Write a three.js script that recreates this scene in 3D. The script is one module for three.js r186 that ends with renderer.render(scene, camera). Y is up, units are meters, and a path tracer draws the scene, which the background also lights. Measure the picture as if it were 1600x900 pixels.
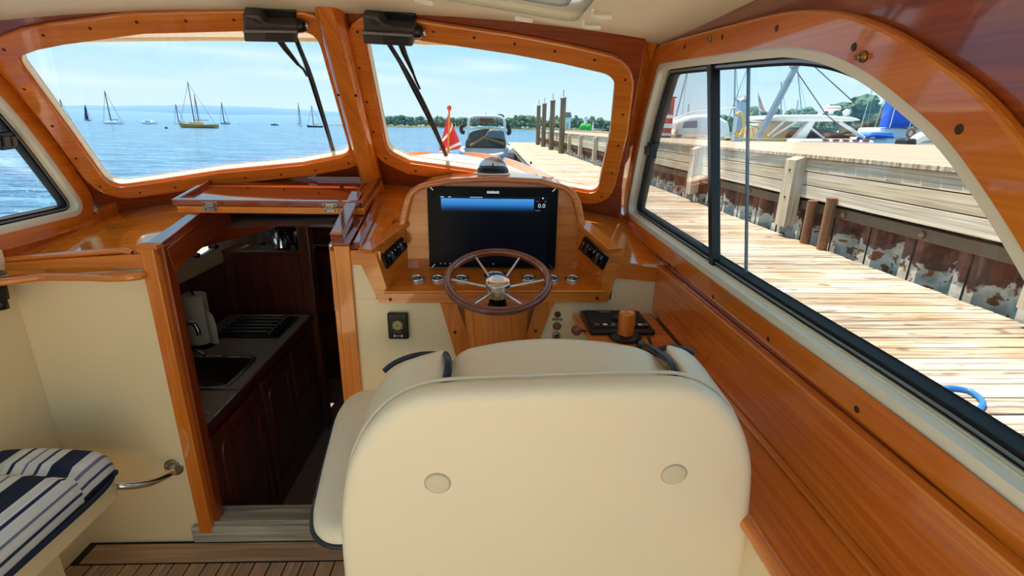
import * as THREE from 'three';
import { RoundedBoxGeometry } from 'three/addons/geometries/RoundedBoxGeometry.js';
import { mergeGeometries, mergeVertices, toCreasedNormals } from 'three/addons/utils/BufferGeometryUtils.js';

// ---------------------------------------------------------------- camera, sky, sun, exposure
const scene = new THREE.Scene();
const FOCAL = 780, EYE = new THREE.Vector3(0, 1.65, 0), DEG = Math.PI / 180;
const camera = new THREE.PerspectiveCamera(2 * Math.atan(450 / FOCAL) / DEG, 1600 / 900, 0.05, 9000);
camera.position.copy(EYE);
camera.rotation.set(-17.865 * DEG, -2.4185 * DEG, 1.05 * DEG, 'YXZ');
camera.updateMatrixWorld(true);
const renderer = new THREE.WebGLRenderer({ antialias: true });
renderer.toneMapping = THREE.LinearToneMapping;
renderer.toneMappingExposure = 1.82;
renderer.shadowMap.enabled = true;

// noise: lattice values that repeat after (px, py)
const hash = (x, y, s) => { let h = Math.imul(x, 374761393) ^ Math.imul(y, 668265263) ^ Math.imul(s + 1, 1442695041); h = Math.imul(h ^ (h >>> 13), 1274126177); return ((h ^ (h >>> 16)) >>> 0) / 4294967296; };
const mod = (a, n) => ((a % n) + n) % n;
function noise(x, y, px, py, s) {
  const xi = Math.floor(x), yi = Math.floor(y), fx = x - xi, fy = y - yi, u = fx * fx * (3 - 2 * fx), v = fy * fy * (3 - 2 * fy);
  const a = hash(mod(xi, px), mod(yi, py), s), b = hash(mod(xi + 1, px), mod(yi, py), s), c = hash(mod(xi, px), mod(yi + 1, py), s), d = hash(mod(xi + 1, px), mod(yi + 1, py), s);
  return a + (b - a) * u + (c - a) * v + (a - b - c + d) * u * v;
}
function fbm(u, v, px, py, s, oct = 4) { let t = 0, a = 0.5, n = 0; for (let o = 0; o < oct; o++) { t += a * noise(u * px, v * py, px, py, s + o * 7); n += a; a *= 0.55; px *= 2; py *= 2; } return t / n; }
const smooth = (a, b, x) => { const t = Math.min(1, Math.max(0, (x - a) / (b - a))); return t * t * (3 - 2 * t); };
const mix3 = (a, b, t) => [a[0] + (b[0] - a[0]) * t, a[1] + (b[1] - a[1]) * t, a[2] + (b[2] - a[2]) * t];
let seedNow = 12345;
const rnd = () => { seedNow = (Math.imul(seedNow, 1664525) + 1013904223) >>> 0; return seedNow / 4294967296; };

{ // sky: clear summer air, pale towards the horizon, with thin streaks of cirrus all round
  const W = 1024, H = 512, data = new Float32Array(W * H * 4);
  for (let j = 0; j < H; j++) for (let i = 0; i < W; i++) {
    const el = ((j + 0.5) / H - 0.5) * 180, u = (i + 0.5) / W, up = Math.max(0, el) / 90;
    let c = mix3([0.42, 0.55, 0.62], [0.165, 0.43, 0.57], smooth(0, 13, el));
    c = mix3(c, [0.15, 0.30, 0.52], smooth(10, 80, el));
    const w = fbm(u, up * 1.3, 14, 40, 3, 5) * 0.6 + fbm(u, up * 1.3, 40, 90, 9, 3) * 0.4;
    const cloud = smooth(0.49, 0.74, w) * 0.5 * smooth(-2, 5, el) * (1 - 0.5 * up);
    c = mix3(c, [0.58, 0.64, 0.68], cloud);
    data.set([c[0], c[1], c[2], 1], (j * W + i) * 4);
  }
  const t = new THREE.DataTexture(data, W, H, THREE.RGBAFormat, THREE.FloatType);
  t.mapping = THREE.EquirectangularReflectionMapping; t.magFilter = t.minFilter = THREE.LinearFilter; t.wrapS = THREE.RepeatWrapping; t.needsUpdate = true;
  scene.background = t; scene.environment = t;
}
const sun = new THREE.DirectionalLight(0xffecd0, 4.3);
sun.position.set(-12, 48, -20.5); sun.target.position.set(0, 0, -8);
sun.castShadow = true; sun.shadow.mapSize.set(4096, 4096); sun.shadow.radius = 1;
Object.assign(sun.shadow.camera, { left: -45, right: 45, top: 45, bottom: -45, near: 1, far: 160 });
scene.add(sun, sun.target);

// ---------------------------------------------------------------- measuring: the sight line of a point of the photograph, met with a real plane
const V = (x, y, z) => new THREE.Vector3(x, y, z);
const ray = (x, y) => V((x - 800) / FOCAL, (450 - y) / FOCAL, -1).applyQuaternion(camera.quaternion);
const onX = (x, y, k) => { const r = ray(x, y); return r.multiplyScalar((k - EYE.x) / r.x).add(EYE); };
const onY = (x, y, k) => { const r = ray(x, y); return r.multiplyScalar((k - EYE.y) / r.y).add(EYE); };
const onZ = (x, y, k) => { const r = ray(x, y); return r.multiplyScalar((k - EYE.z) / r.z).add(EYE); };

// ---------------------------------------------------------------- textures and materials
function tex(w, h, fn, srgb = true) {
  const d = new Uint8Array(w * h * 4);
  for (let j = 0; j < h; j++) for (let i = 0; i < w; i++) { const c = fn((i + 0.5) / w, (j + 0.5) / h); const k = (j * w + i) * 4; d[k] = Math.max(0, Math.min(255, c[0])); d[k + 1] = Math.max(0, Math.min(255, c[1])); d[k + 2] = Math.max(0, Math.min(255, c[2])); d[k + 3] = 255; }
  const t = new THREE.DataTexture(d, w, h); t.wrapS = t.wrapT = THREE.RepeatWrapping; t.magFilter = t.minFilter = THREE.LinearFilter; if (srgb) t.colorSpace = THREE.SRGBColorSpace; t.needsUpdate = true; return t;
}
function woodTex(light, dark, seed, strong = 1) {
  return tex(512, 512, (u, v) => {
    const warp = (fbm(u, v, 2, 3, seed + 40, 2) - 0.5) * 0.06;
    const a = fbm(u, v + warp, 2, 26, seed, 4), b = fbm(u, v + warp, 5, 120, seed + 11, 2), c = fbm(u, v, 2, 2, seed + 23, 2);
    const t = smooth(0.22, 0.8, a * 0.55 + b * 0.3 + c * 0.25 - 0.05) * strong;
    return mix3(light, dark, t);
  });
}
const glossy = (map, o = {}) => new THREE.MeshPhysicalMaterial({ map, roughness: 0.45, clearcoat: 1, clearcoatRoughness: 0.05, ...o });
const std = (color, roughness = 0.6, o = {}) => new THREE.MeshStandardMaterial({ color, roughness, ...o });
const phys = (color, roughness, o = {}) => new THREE.MeshPhysicalMaterial({ color, roughness, ...o });
const leather = tex(256, 256, (u, v) => { const k = 128 + 120 * (fbm(u, v, 40, 40, 5, 2) - 0.5); return [k, k, k]; }, false);
leather.repeat.set(6, 6);
const M = {
  varnish: glossy(woodTex([242, 144, 44], [212, 106, 22], 1), { roughness: 0.3 }),
  varnishDark: glossy(woodTex([168, 74, 26], [124, 46, 14], 2), { roughness: 0.3 }),
  deckWood: glossy(woodTex([246, 150, 48], [222, 118, 28], 4), { roughness: 0.1, ior: 1.7, clearcoatRoughness: 0.02 }),
  panelWood: glossy(woodTex([242, 140, 42], [206, 100, 22], 3, 1.1), { clearcoatRoughness: 0.1 }),
  redWood: glossy(woodTex([176, 78, 42], [124, 46, 24], 6), { roughness: 0.08, ior: 1.8, clearcoatRoughness: 0.02 }),
  wheelWood: glossy(woodTex([136, 62, 42], [92, 34, 22], 8)),
  mahogany: glossy(woodTex([116, 46, 24], [70, 24, 12], 9), { clearcoatRoughness: 0.15 }),
  teakFloor: new THREE.MeshStandardMaterial({ map: woodTex([216, 178, 142], [166, 128, 98], 10), roughness: 0.7 }),
  greyWood: new THREE.MeshStandardMaterial({ map: woodTex([212, 202, 184], [138, 122, 102], 11, 1.1), roughness: 0.8 }),
  cream: phys(0xffe6bc, 0.3, { clearcoat: 0.5, clearcoatRoughness: 0.15 }),
  headliner: std(0xf8ecd0, 0.85),
  gelcoat: phys(0xf2f1ec, 0.25, { clearcoat: 0.6, clearcoatRoughness: 0.1 }),
  vinyl: phys(0xf8e6ca, 0.42, { bumpMap: leather, bumpScale: 0.0004, sheen: 0.2 }),
  button: phys(0xe0d0b6, 0.4),
  piping: phys(0x1b2233, 0.35),
  navy: std(0x1a2744, 0.8),
  liner: phys(0xf8f1dc, 0.35),
  black: phys(0x0c0c0d, 0.35), blackGloss: phys(0x050506, 0.08, { clearcoat: 1 }), rubber: std(0x16171a, 0.7), greyPlastic: std(0x4c4445, 0.45), greyLight: std(0x8a8480, 0.5),
  chrome: std(0xdcdcdc, 0.12, { metalness: 1 }), steel: std(0xb8b4ac, 0.28, { metalness: 1 }), brass: std(0x9c8358, 0.35, { metalness: 1 }), alu: std(0x9aa0a8, 0.4, { metalness: 0.8 }),
  screw: std(0x5a3a20, 0.4, { metalness: 0.6 }),
  glass: phys(0xffffff, 0, { transmission: 1, thickness: 0, ior: 1.5, specularIntensity: 0.6 }),
  dome: phys(0xdfe6ea, 0.02, { transmission: 1, thickness: 0, ior: 1.5 }),
  white: std(0xf2f2f0, 0.5), red: std(0xd23a34, 0.5), blue: std(0x0f62d8, 0.75), green: std(0x2fc23a, 0.5), yellow: std(0xd8b84a, 0.5), tan: std(0xd8c09a, 0.8), darkBlue: std(0x27324a, 0.6), orange: std(0xe8762a, 0.5), maroon: std(0x4c1a1c, 0.5), blackHull: std(0x1c2026, 0.5),
  piling: new THREE.MeshStandardMaterial({ map: woodTex([138, 126, 102], [88, 78, 60], 19), roughness: 0.9 }), creamDeck: std(0xf6e6c4, 0.7), counterStone: std(0xb2a288, 0.5), paper: std(0xf0e9de, 0.9), bulkGlass: phys(0x14212b, 0.1),
  hose: phys(0x2f7fdc, 0.4), rustPipe: new THREE.MeshStandardMaterial({ map: woodTex([150, 108, 76], [98, 66, 48], 15), roughness: 0.85 }),
  caulk: std(0x14110e, 0.7), mast: std(0xc9c4b8, 0.4), darkMast: std(0x5a5348, 0.5), rope: std(0xd8c37c, 0.8),
};
const SZ = new Map([[M.greyWood, [1.6, 0.5]], [M.rustPipe, [0.6, 0.3]]]);

// ---------------------------------------------------------------- geometry helpers
const base = new WeakMap(), used = new Map();
function numbered(n) { const k = used.get(n) ?? 0; used.set(n, k + 1); return k ? n + '_' + String(k).padStart(3, '0') : n; }
function shade(o) { o.castShadow = true; o.receiveShadow = true; return o; }
function tag(o, label, category, group) { o.userData.label = label; if (category) o.userData.category = category; if (group) o.userData.group = group; return o; }
function thing(name, label, category, at = [0, 0, 0], group) {
  const o = new THREE.Group(); o.name = numbered(name); scene.add(o); o.position.set(...(at.isVector3 ? at.toArray() : at)); base.set(o, o.position.clone()); return tag(o, label, category, group);
}
function setting(name, at = [0, 0, 0]) { const o = new THREE.Group(); o.name = name; used.set(name, 1); o.userData.kind = 'structure'; scene.add(o); o.position.set(...at); base.set(o, o.position.clone()); return o; }
const rootBase = (p) => { let q = p; while (q && !base.has(q)) q = q.parent; return q ? base.get(q) : null; };
// a part whose geometry is given in the scene's own metres
function part(name, geo, mat, parent, label) {
  const g = Array.isArray(geo) ? merge(geo) : geo, b = rootBase(parent);
  if (b) g.translate(-b.x, -b.y, -b.z);
  const m = shade(new THREE.Mesh(g, mat)); m.name = parent === scene ? numbered(name) : name; parent.add(m); if (label) m.userData.label = label; return m;
}
// a part whose geometry is given from the thing's base
function local(name, geo, mat, parent, label) { const m = shade(new THREE.Mesh(Array.isArray(geo) ? merge(geo) : geo, mat)); m.name = name; parent.add(m); if (label) m.userData.label = label; return m; }
function struct(name, geo, mat) { const m = part(name, geo, mat, scene); m.name = name; m.userData.kind = 'structure'; return m; }
function single(name, geo, mat, label, category, group) { const g = Array.isArray(geo) ? merge(geo) : geo; g.computeBoundingBox(); const c = g.boundingBox.getCenter(V(0, 0, 0)); c.y = g.boundingBox.min.y; g.translate(-c.x, -c.y, -c.z); const m = shade(new THREE.Mesh(g, mat)); m.name = numbered(name); m.position.copy(c); base.set(m, c.clone()); scene.add(m); return tag(m, label, category, group); }
function merge(list) {
  const gs = list.map((g) => { const q = g.index ? g.toNonIndexed() : g.clone(); for (const k of Object.keys(q.attributes)) if (!['position', 'normal', 'uv'].includes(k)) q.deleteAttribute(k); if (!q.attributes.normal) q.computeVertexNormals(); if (!q.attributes.uv) q.setAttribute('uv', new THREE.BufferAttribute(new Float32Array(q.attributes.position.count * 2), 2)); q.morphAttributes = {}; return q; });
  return gs.length === 1 ? gs[0] : mergeGeometries(gs);
}
// uv in metres over the texture's size, grain along the given axis
function grain(geo, axis = 'x', size = [0.8, 0.4], off = 0) {
  const g = geo.index ? geo.toNonIndexed() : geo; if (!g.attributes.normal) g.computeVertexNormals();
  const p = g.attributes.position, n = g.attributes.normal, uv = new Float32Array(p.count * 2), A = 'xyz'.indexOf(axis);
  const get = (a, i, k) => (k === 0 ? a.getX(i) : k === 1 ? a.getY(i) : a.getZ(i));
  for (let i = 0; i < p.count; i += 3) {
    const s = [0, 1, 2].map((k) => Math.abs(get(n, i, k) + get(n, i + 1, k) + get(n, i + 2, k)));
    const d = s.indexOf(Math.max(...s)); let e = [0, 1, 2].filter((k) => k !== d); const along = e.includes(A) ? A : e[0]; const across = e.find((k) => k !== along);
    for (let j = i; j < i + 3; j++) { uv[j * 2] = (get(p, j, along) + get(p, j, d) * 0.3) / size[0] + off; uv[j * 2 + 1] = (get(p, j, across) + get(p, j, d) * 0.7) / size[1] + off * 0.37; }
  }
  g.setAttribute('uv', new THREE.BufferAttribute(uv, 2)); return g;
}
function box(x0, x1, y0, y1, z0, z1, r = 0.004, seg = 2) {
  const w = Math.abs(x1 - x0), h = Math.abs(y1 - y0), d = Math.abs(z1 - z0); const g = r > 0 ? new RoundedBoxGeometry(w, h, d, seg, Math.min(r, w / 2.01, h / 2.01, d / 2.01)) : new THREE.BoxGeometry(w, h, d);
  return g.translate((x0 + x1) / 2, (y0 + y1) / 2, (z0 + z1) / 2);
}
const wood = (g, axis, off) => grain(g, axis, [0.8, 0.4], off);
function tube(pts, r, closed = false, n = 0, rad = 8) { const c = new THREE.CatmullRomCurve3(pts.map((p) => (p.isVector3 ? p : V(...p))), closed, 'centripetal'); return new THREE.TubeGeometry(c, n || pts.length * 8, r, rad, closed); }
function bar(a, b, r0, r1 = r0, rad = 10) { a = a.isVector3 ? a : V(...a); b = b.isVector3 ? b : V(...b); const d = b.clone().sub(a), g = new THREE.CylinderGeometry(r1, r0, d.length(), rad); g.applyQuaternion(new THREE.Quaternion().setFromUnitVectors(V(0, 1, 0), d.clone().normalize())); return g.translate((a.x + b.x) / 2, (a.y + b.y) / 2, (a.z + b.z) / 2); }
// a squared bar between two points, w wide across 'side' and h tall
function beam(a, b, w, h, up = V(0, 1, 0)) { a = a.isVector3 ? a : V(...a); b = b.isVector3 ? b : V(...b); const d = b.clone().sub(a), x = d.clone().normalize(), z = x.clone().cross(up).normalize(), y = z.clone().cross(x); const g = new RoundedBoxGeometry(d.length(), h, w, 2, Math.min(w, h) * 0.12); return g.applyMatrix4(new THREE.Matrix4().makeBasis(x, y, z).setPosition(a.clone().add(b).multiplyScalar(0.5))); }
function lathe(profile, at, axis = V(0, 1, 0), n = 32) { const g = new THREE.LatheGeometry(profile.map(([r, y]) => new THREE.Vector2(r, y)), n); g.applyQuaternion(new THREE.Quaternion().setFromUnitVectors(V(0, 1, 0), axis.clone().normalize())); return g.translate(at.x, at.y, at.z); }
function disc(at, axis, r, h, n = 20) { return lathe([[0, h], [r * 0.8, h], [r, h * 0.7], [r, 0], [0, 0]], at, axis, n); }
function mirrorX(g, c = -0.515) { const q = g.clone(); const p = q.attributes.position, n = q.attributes.normal; for (let i = 0; i < p.count; i++) { p.setX(i, 2 * c - p.getX(i)); n.setX(i, -n.getX(i)); } const t = q.index ? q.toNonIndexed() : q; for (const k of ['position', 'normal', 'uv']) { const a = t.attributes[k]; if (!a) continue; const s = a.itemSize; for (let i = 0; i < a.count; i += 3) for (let m = 0; m < s; m++) { const x = a.array[(i + 1) * s + m]; a.array[(i + 1) * s + m] = a.array[(i + 2) * s + m]; a.array[(i + 2) * s + m] = x; } } return t; }
// flat outlines
function rounded(pts, r = 0.02) {
  const out = [], n = pts.length;
  for (let i = 0; i < n; i++) {
    const p = pts[i], a = pts[(i + n - 1) % n], b = pts[(i + 1) % n], rr = p[2] ?? r;
    const la = Math.hypot(a[0] - p[0], a[1] - p[1]), lb = Math.hypot(b[0] - p[0], b[1] - p[1]), q = Math.min(rr, la * 0.48, lb * 0.48);
    if (q < 1e-4) { out.push([p[0], p[1]]); continue; }
    const s = [p[0] + (a[0] - p[0]) / la * q, p[1] + (a[1] - p[1]) / la * q], e = [p[0] + (b[0] - p[0]) / lb * q, p[1] + (b[1] - p[1]) / lb * q];
    for (let k = 0; k <= 6; k++) { const t = k / 6; out.push([(1 - t) ** 2 * s[0] + 2 * t * (1 - t) * p[0] + t * t * e[0], (1 - t) ** 2 * s[1] + 2 * t * (1 - t) * p[1] + t * t * e[1]]); }
  }
  return out.filter((p, i) => { const q = out[(i + 1) % out.length]; return Math.hypot(p[0] - q[0], p[1] - q[1]) > 1e-4; });
}
function offset(pts, d) {
  let area = 0; const n = pts.length; for (let i = 0; i < n; i++) { const a = pts[i], b = pts[(i + 1) % n]; area += a[0] * b[1] - b[0] * a[1]; }
  const s = area > 0 ? 1 : -1;
  return pts.map((p, i) => { const a = pts[(i + n - 1) % n], b = pts[(i + 1) % n]; let n1 = [p[1] - a[1], a[0] - p[0]], n2 = [b[1] - p[1], p[0] - b[0]]; const l1 = Math.hypot(...n1), l2 = Math.hypot(...n2); n1 = n1.map((v) => v / l1); n2 = n2.map((v) => v / l2); const m = [n1[0] + n2[0], n1[1] + n2[1]], k = Math.max(0.7, 1 + n1[0] * n2[0] + n1[1] * n2[1]); return [p[0] + s * d * m[0] / k, p[1] + s * d * m[1] / k]; });
}
function slab(outer, hole, depth, bevel = 0.003, steps = 1) {
  const s = new THREE.Shape(outer.map((p) => new THREE.Vector2(p[0], p[1]))); if (hole) for (const h of Array.isArray(hole[0][0]) ? hole : [hole]) s.holes.push(new THREE.Path(h.map((p) => new THREE.Vector2(p[0], p[1]))));
  const b = Math.min(bevel, depth * 0.45);
  const g = new THREE.ExtrudeGeometry(s, { depth: depth - 2 * b, bevelEnabled: b > 0, bevelThickness: b, bevelSize: b, bevelOffset: -b, bevelSegments: 2, steps, curveSegments: 8 });
  return b > 0 ? g.translate(0, 0, b) : g;
}
class Plane { // a real plane with axes: u along, v up, n towards the cabin
  constructor(o, u, v, n) { this.o = o; this.u = u; this.v = v; this.n = n; this.m = new THREE.Matrix4().makeBasis(u, v, n).setPosition(o); }
  to2(p) { const d = p.clone().sub(this.o); return [d.dot(this.u), d.dot(this.v)]; }
  px(x, y) { const r = ray(x, y), t = this.o.clone().sub(EYE).dot(this.n) / r.dot(this.n); return r.multiplyScalar(t).add(EYE); }
  seen(x, y, r) { const q = this.to2(this.px(x, y)); return r === undefined ? q : [q[0], q[1], r]; }
  at(a, b, h = 0) { return this.o.clone().addScaledVector(this.u, a).addScaledVector(this.v, b).addScaledVector(this.n, h); }
  place(g, h = 0) { return g.applyMatrix4(this.m).translate(this.n.x * h, this.n.y * h, this.n.z * h); }
}
function planeOf(o, along, up) { const u = along.clone().normalize(), n = u.clone().cross(up).normalize(), v = n.clone().cross(u).normalize(); return new Plane(o, u, v, n); }
// a surface over a grid, y given by f(x, z), with thickness
function sheet(x0, x1, z0, z1, f, thick, nx = 16, nz = 10) {
  const p = [], ix = []; const row = nz + 1;
  for (const k of [0, 1]) for (let i = 0; i <= nx; i++) for (let j = 0; j <= nz; j++) { const x = x0 + (x1 - x0) * i / nx, z = z0 + (z1 - z0) * j / nz; p.push(x, f(x, z) - k * thick, z); }
  const N = (nx + 1) * row, q = (a, b, c, d) => ix.push(a, b, c, a, c, d);
  for (let i = 0; i < nx; i++) for (let j = 0; j < nz; j++) { const a = i * row + j; q(a, a + 1, a + row + 1, a + row); q(N + a, N + a + row, N + a + row + 1, N + a + 1); }
  for (let i = 0; i < nx; i++) { const a = i * row, b = a + nz; q(a, a + row, N + a + row, N + a); q(b, N + b, N + b + row, b + row); }
  for (let j = 0; j < nz; j++) { const a = j, b = nx * row + j; q(a, N + a, N + a + 1, a + 1); q(b, b + 1, N + b + 1, N + b); }
  const g = new THREE.BufferGeometry(); g.setAttribute('position', new THREE.Float32BufferAttribute(p, 3)); g.setIndex(ix);
  if (z1 < z0 !== x1 < x0) { const id = g.index.array; for (let i = 0; i < id.length; i += 3) { const t = id[i]; id[i] = id[i + 1]; id[i + 1] = t; } }
  return toCreasedNormals(g, 0.6);
}
// a closed solid from two matching rings of points (front and back)
function prism(front, back) {
  const n = front.length, p = [], tri = (a, b, c) => p.push(a.x, a.y, a.z, b.x, b.y, b.z, c.x, c.y, c.z);
  const cf = front.reduce((s, q) => s.add(q), V(0, 0, 0)).divideScalar(n), cb = back.reduce((s, q) => s.add(q), V(0, 0, 0)).divideScalar(n);
  for (let i = 0; i < n; i++) { const j = (i + 1) % n; tri(front[i], front[j], cf); tri(back[j], back[i], cb); tri(front[j], front[i], back[i]); tri(front[j], back[i], back[j]); }
  const g = new THREE.BufferGeometry(); g.setAttribute('position', new THREE.Float32BufferAttribute(p, 3)); g.computeVertexNormals();
  // outward: flip if the front faces the back
  const nrm = V(g.attributes.normal.getX(0), g.attributes.normal.getY(0), g.attributes.normal.getZ(0));
  if (nrm.dot(cf.clone().sub(cb)) < 0) { const a = g.attributes.position.array; for (let i = 0; i < a.length; i += 9) for (let k = 0; k < 3; k++) { const t = a[i + 3 + k]; a[i + 3 + k] = a[i + 6 + k]; a[i + 6 + k] = t; } g.computeVertexNormals(); }
  return g;
}

// ---------------------------------------------------------------- measures of the boat (metres, keel line at x = MID)
const MID = -0.515, BH = -1.65, STAR = 0.57, PORT = -1.60, SOLE = 0.04;
const camber = (x) => ((x - MID) / 1.1) ** 2;
const deckY = (x, z) => 1.245 - 0.055 * camber(x) + (0.26 - 0.10 * camber(x)) * (BH - z);
const ceilY = (x) => 1.99 - 0.085 * camber(x);
const wsR = planeOf(V(MID, 1.42, -2.24), V(0.55 - MID, 1.29 - 1.42, -2.15 + 2.24), V(0, 1.925 - 1.42, -1.88 + 2.24));
const wsL = planeOf(V(MID, 1.42, -2.24), V(0.55 - MID, 0.13, -0.09), V(0, 1.925 - 1.42, -1.88 + 2.24));
const sideR = planeOf(V(0.6, 1.3, 0), V(0, 0, 1), V(-0.09, 1, 0)); // u aft... n points to -x

// ================================================================ THE WHEELHOUSE (setting)
function screwsOn(P, pts, h, r, parent, mat = M.screw) { for (const q of pts) { const c = P.at(q[0], q[1], h); part('screw', lathe([[0, 0.002], [r * 0.7, 0.002], [r, 0], [0, 0]], c, P.n, 12), mat, parent); } }
const alongOutline = (pts, k0, k1, count) => { // evenly spaced points of a stretch of an outline
  const seg = []; let L = 0; for (let i = k0; i < k1; i++) { const a = pts[mod(i, pts.length)], b = pts[mod(i + 1, pts.length)], l = Math.hypot(a[0] - b[0], a[1] - b[1]); seg.push([a, b, L, l]); L += l; }
  return Array.from({ length: count }, (_, i) => { const s = (i + 0.5) / count * L, q = seg.find((e) => s <= e[2] + e[3]) ?? seg[seg.length - 1], t = (s - q[2]) / q[3]; return [q[0][0] + (q[1][0] - q[0][0]) * t, q[0][1] + (q[1][1] - q[0][1]) * t]; });
};
// windshield: two raked panes, each in a varnished frame screwed on to a varnished board
function windshield(n, P, glassPx, boardPts) {
  const w = setting('window_' + n, P.o.toArray());
  const g = rounded(glassPx.map(([x, y, r]) => P.seen(x, y, r)), 0.03);
  const frame = offset(g, 0.056), hole = offset(g, 0.006);
  part('board', wood(P.place(slab(boardPts, hole, 0.03, 0.002), -0.03), 'x', 0.1), M.varnishDark, w);
  part('gasket', P.place(slab(offset(g, 0.004), offset(g, -0.006), 0.028, 0.003), -0.028), M.liner, w);
  const f = part('frame', wood(P.place(slab(frame, g, 0.02, 0.006), 0.0), 'x', 0.3 * n), M.varnish, w);
  part('pane', P.place(slab(offset(g, 0.003), null, 0.004, 0)).translate(P.n.x * -0.02, P.n.y * -0.02, P.n.z * -0.02), M.glass, w);
  screwsOn(P, alongOutline(offset(g, 0.03), 0, g.length, 22), 0.0195, 0.0055, f);
  return w;
}
const onPlaneXY = (P, x, y) => { const z = P.o.z - (P.n.x * (x - P.o.x) + P.n.y * (y - P.o.y)) / P.n.z; return P.to2(V(x, y, z)); };
const boardEdge = [onPlaneXY(wsR, MID, 1.33), wsR.seen(1020, 440), wsR.seen(992, 392), wsR.seen(970, 345), wsR.seen(972, 290), wsR.seen(984, 210), wsR.seen(1006, 86), wsR.seen(1016, 10), onPlaneXY(wsR, MID, 2.06)];
windshield(1, wsL, [[21, 84, 0.04], [60, 70, 0], [100, 62, 0], [225, 45, 0], [382, 41, 0], [497, 42, 0.06], [552, 240, 0.05], [475, 255, 0], [350, 267, 0], [250, 282, 0], [172, 293, 0.08], [107, 201, 0]],
  boardEdge.map(([a, b], i) => [-a - (i > 0 && i < 8 ? (i < 4 ? 0.14 : 0.05) : 0), b]));
windshield(2, wsR, [[566, 47, 0.06], [640, 53, 0], [700, 62, 0], [800, 77, 0], [880, 92, 0], [966, 112, 0.055], [957, 205, 0], [936, 302, 0.06], [740, 266, 0], [640, 252, 0], [604, 235, 0.04]],
  boardEdge);
{ // the post between the panes, with its rounded face, two screws and foot
  const t = setting('trim_1', [MID, 1.40, -2.22]);
  const a = onZ(590, 285, -2.19), up = V(MID, 1.925, -1.88).sub(V(MID, 1.42, -2.24)), L = 0.81;
  const P = planeOf(V(MID - 0.002, 1.36, -2.235), V(1, 0, 0), up);
  const prof = rounded([[-0.042, 0.012, 0], [-0.032, 0.03, 0.008], [-0.022, 0.042, 0.012], [0.022, 0.042, 0.012], [0.032, 0.03, 0.008], [0.042, 0.012, 0], [0.042, -0.02, 0], [-0.042, -0.02, 0]], 0.004);
  const g = slab(prof, null, L, 0); // extruded upward: local x,y -> u,n ; z -> v
  g.applyMatrix4(new THREE.Matrix4().makeBasis(P.u, P.n, P.v).setPosition(P.o));
  const f = P.u.clone().cross(P.n).dot(P.v) < 0 ? flip(g) : g;
  part('post', wood(f, 'y', 0.2), M.varnish, t);
  part('foot', wood(P.place(slab(rounded([[-0.06, -0.1], [0.06, -0.1], [0.048, 0.09], [-0.048, 0.09]], 0.012), null, 0.034, 0.008), 0), 'y', 0.5), M.varnish, t);
  for (const [u, v] of [[-0.03, 0.50], [0.03, 0.50], [-0.02, 0.12]]) part('screw', lathe([[0, 0.002], [0.004, 0.002], [0.006, 0], [0, 0]], P.at(u, v, 0.035), P.n, 12), M.screw, t);
}
function flip(g) { const t = g.index ? g.toNonIndexed() : g; for (const k of ['position', 'normal', 'uv']) { const a = t.attributes[k]; if (!a) continue; const s = a.itemSize; for (let i = 0; i < a.count; i += 3) for (let m = 0; m < s; m++) { const x = a.array[(i + 1) * s + m]; a.array[(i + 1) * s + m] = a.array[(i + 2) * s + m]; a.array[(i + 2) * s + m] = x; } } t.computeVertexNormals(); return t; }

// side windows: an arched opening in the varnished side, framed in wood, cream liner and black track
const sideGlass = smoothRing((() => {
  const S = (x, y, r) => sideR.seen(x, y, r), Q = (z, y, r) => [...sideR.to2(V(0.6 - 0.09 * (y - 1.3), y, z)), r];
  return rounded([S(1037, 108, 0.03), S(1095, 100, 0), S(1150, 94, 0), S(1200, 88.5, 0), S(1240, 86, 0), S(1284, 91.5, 0), S(1325, 105, 0), S(1375, 132, 0), S(1425, 172, 0), S(1487, 225, 0), S(1545, 305, 0), S(1600, 390, 0), Q(-0.36, 1.37, 0), Q(-0.26, 1.262, 0.05), S(1600, 757, 0), S(1417, 625, 0), S(1200, 480, 0), S(1100, 411, 0), S(986, 331, 0.06), S(1010, 205, 0)], 0.0);
})(), 3);
const wallOutline = [[-2.12, 0], [-2.12, 0], [-1.6, 0], [-1, 0], [0.5, 0]];
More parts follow.
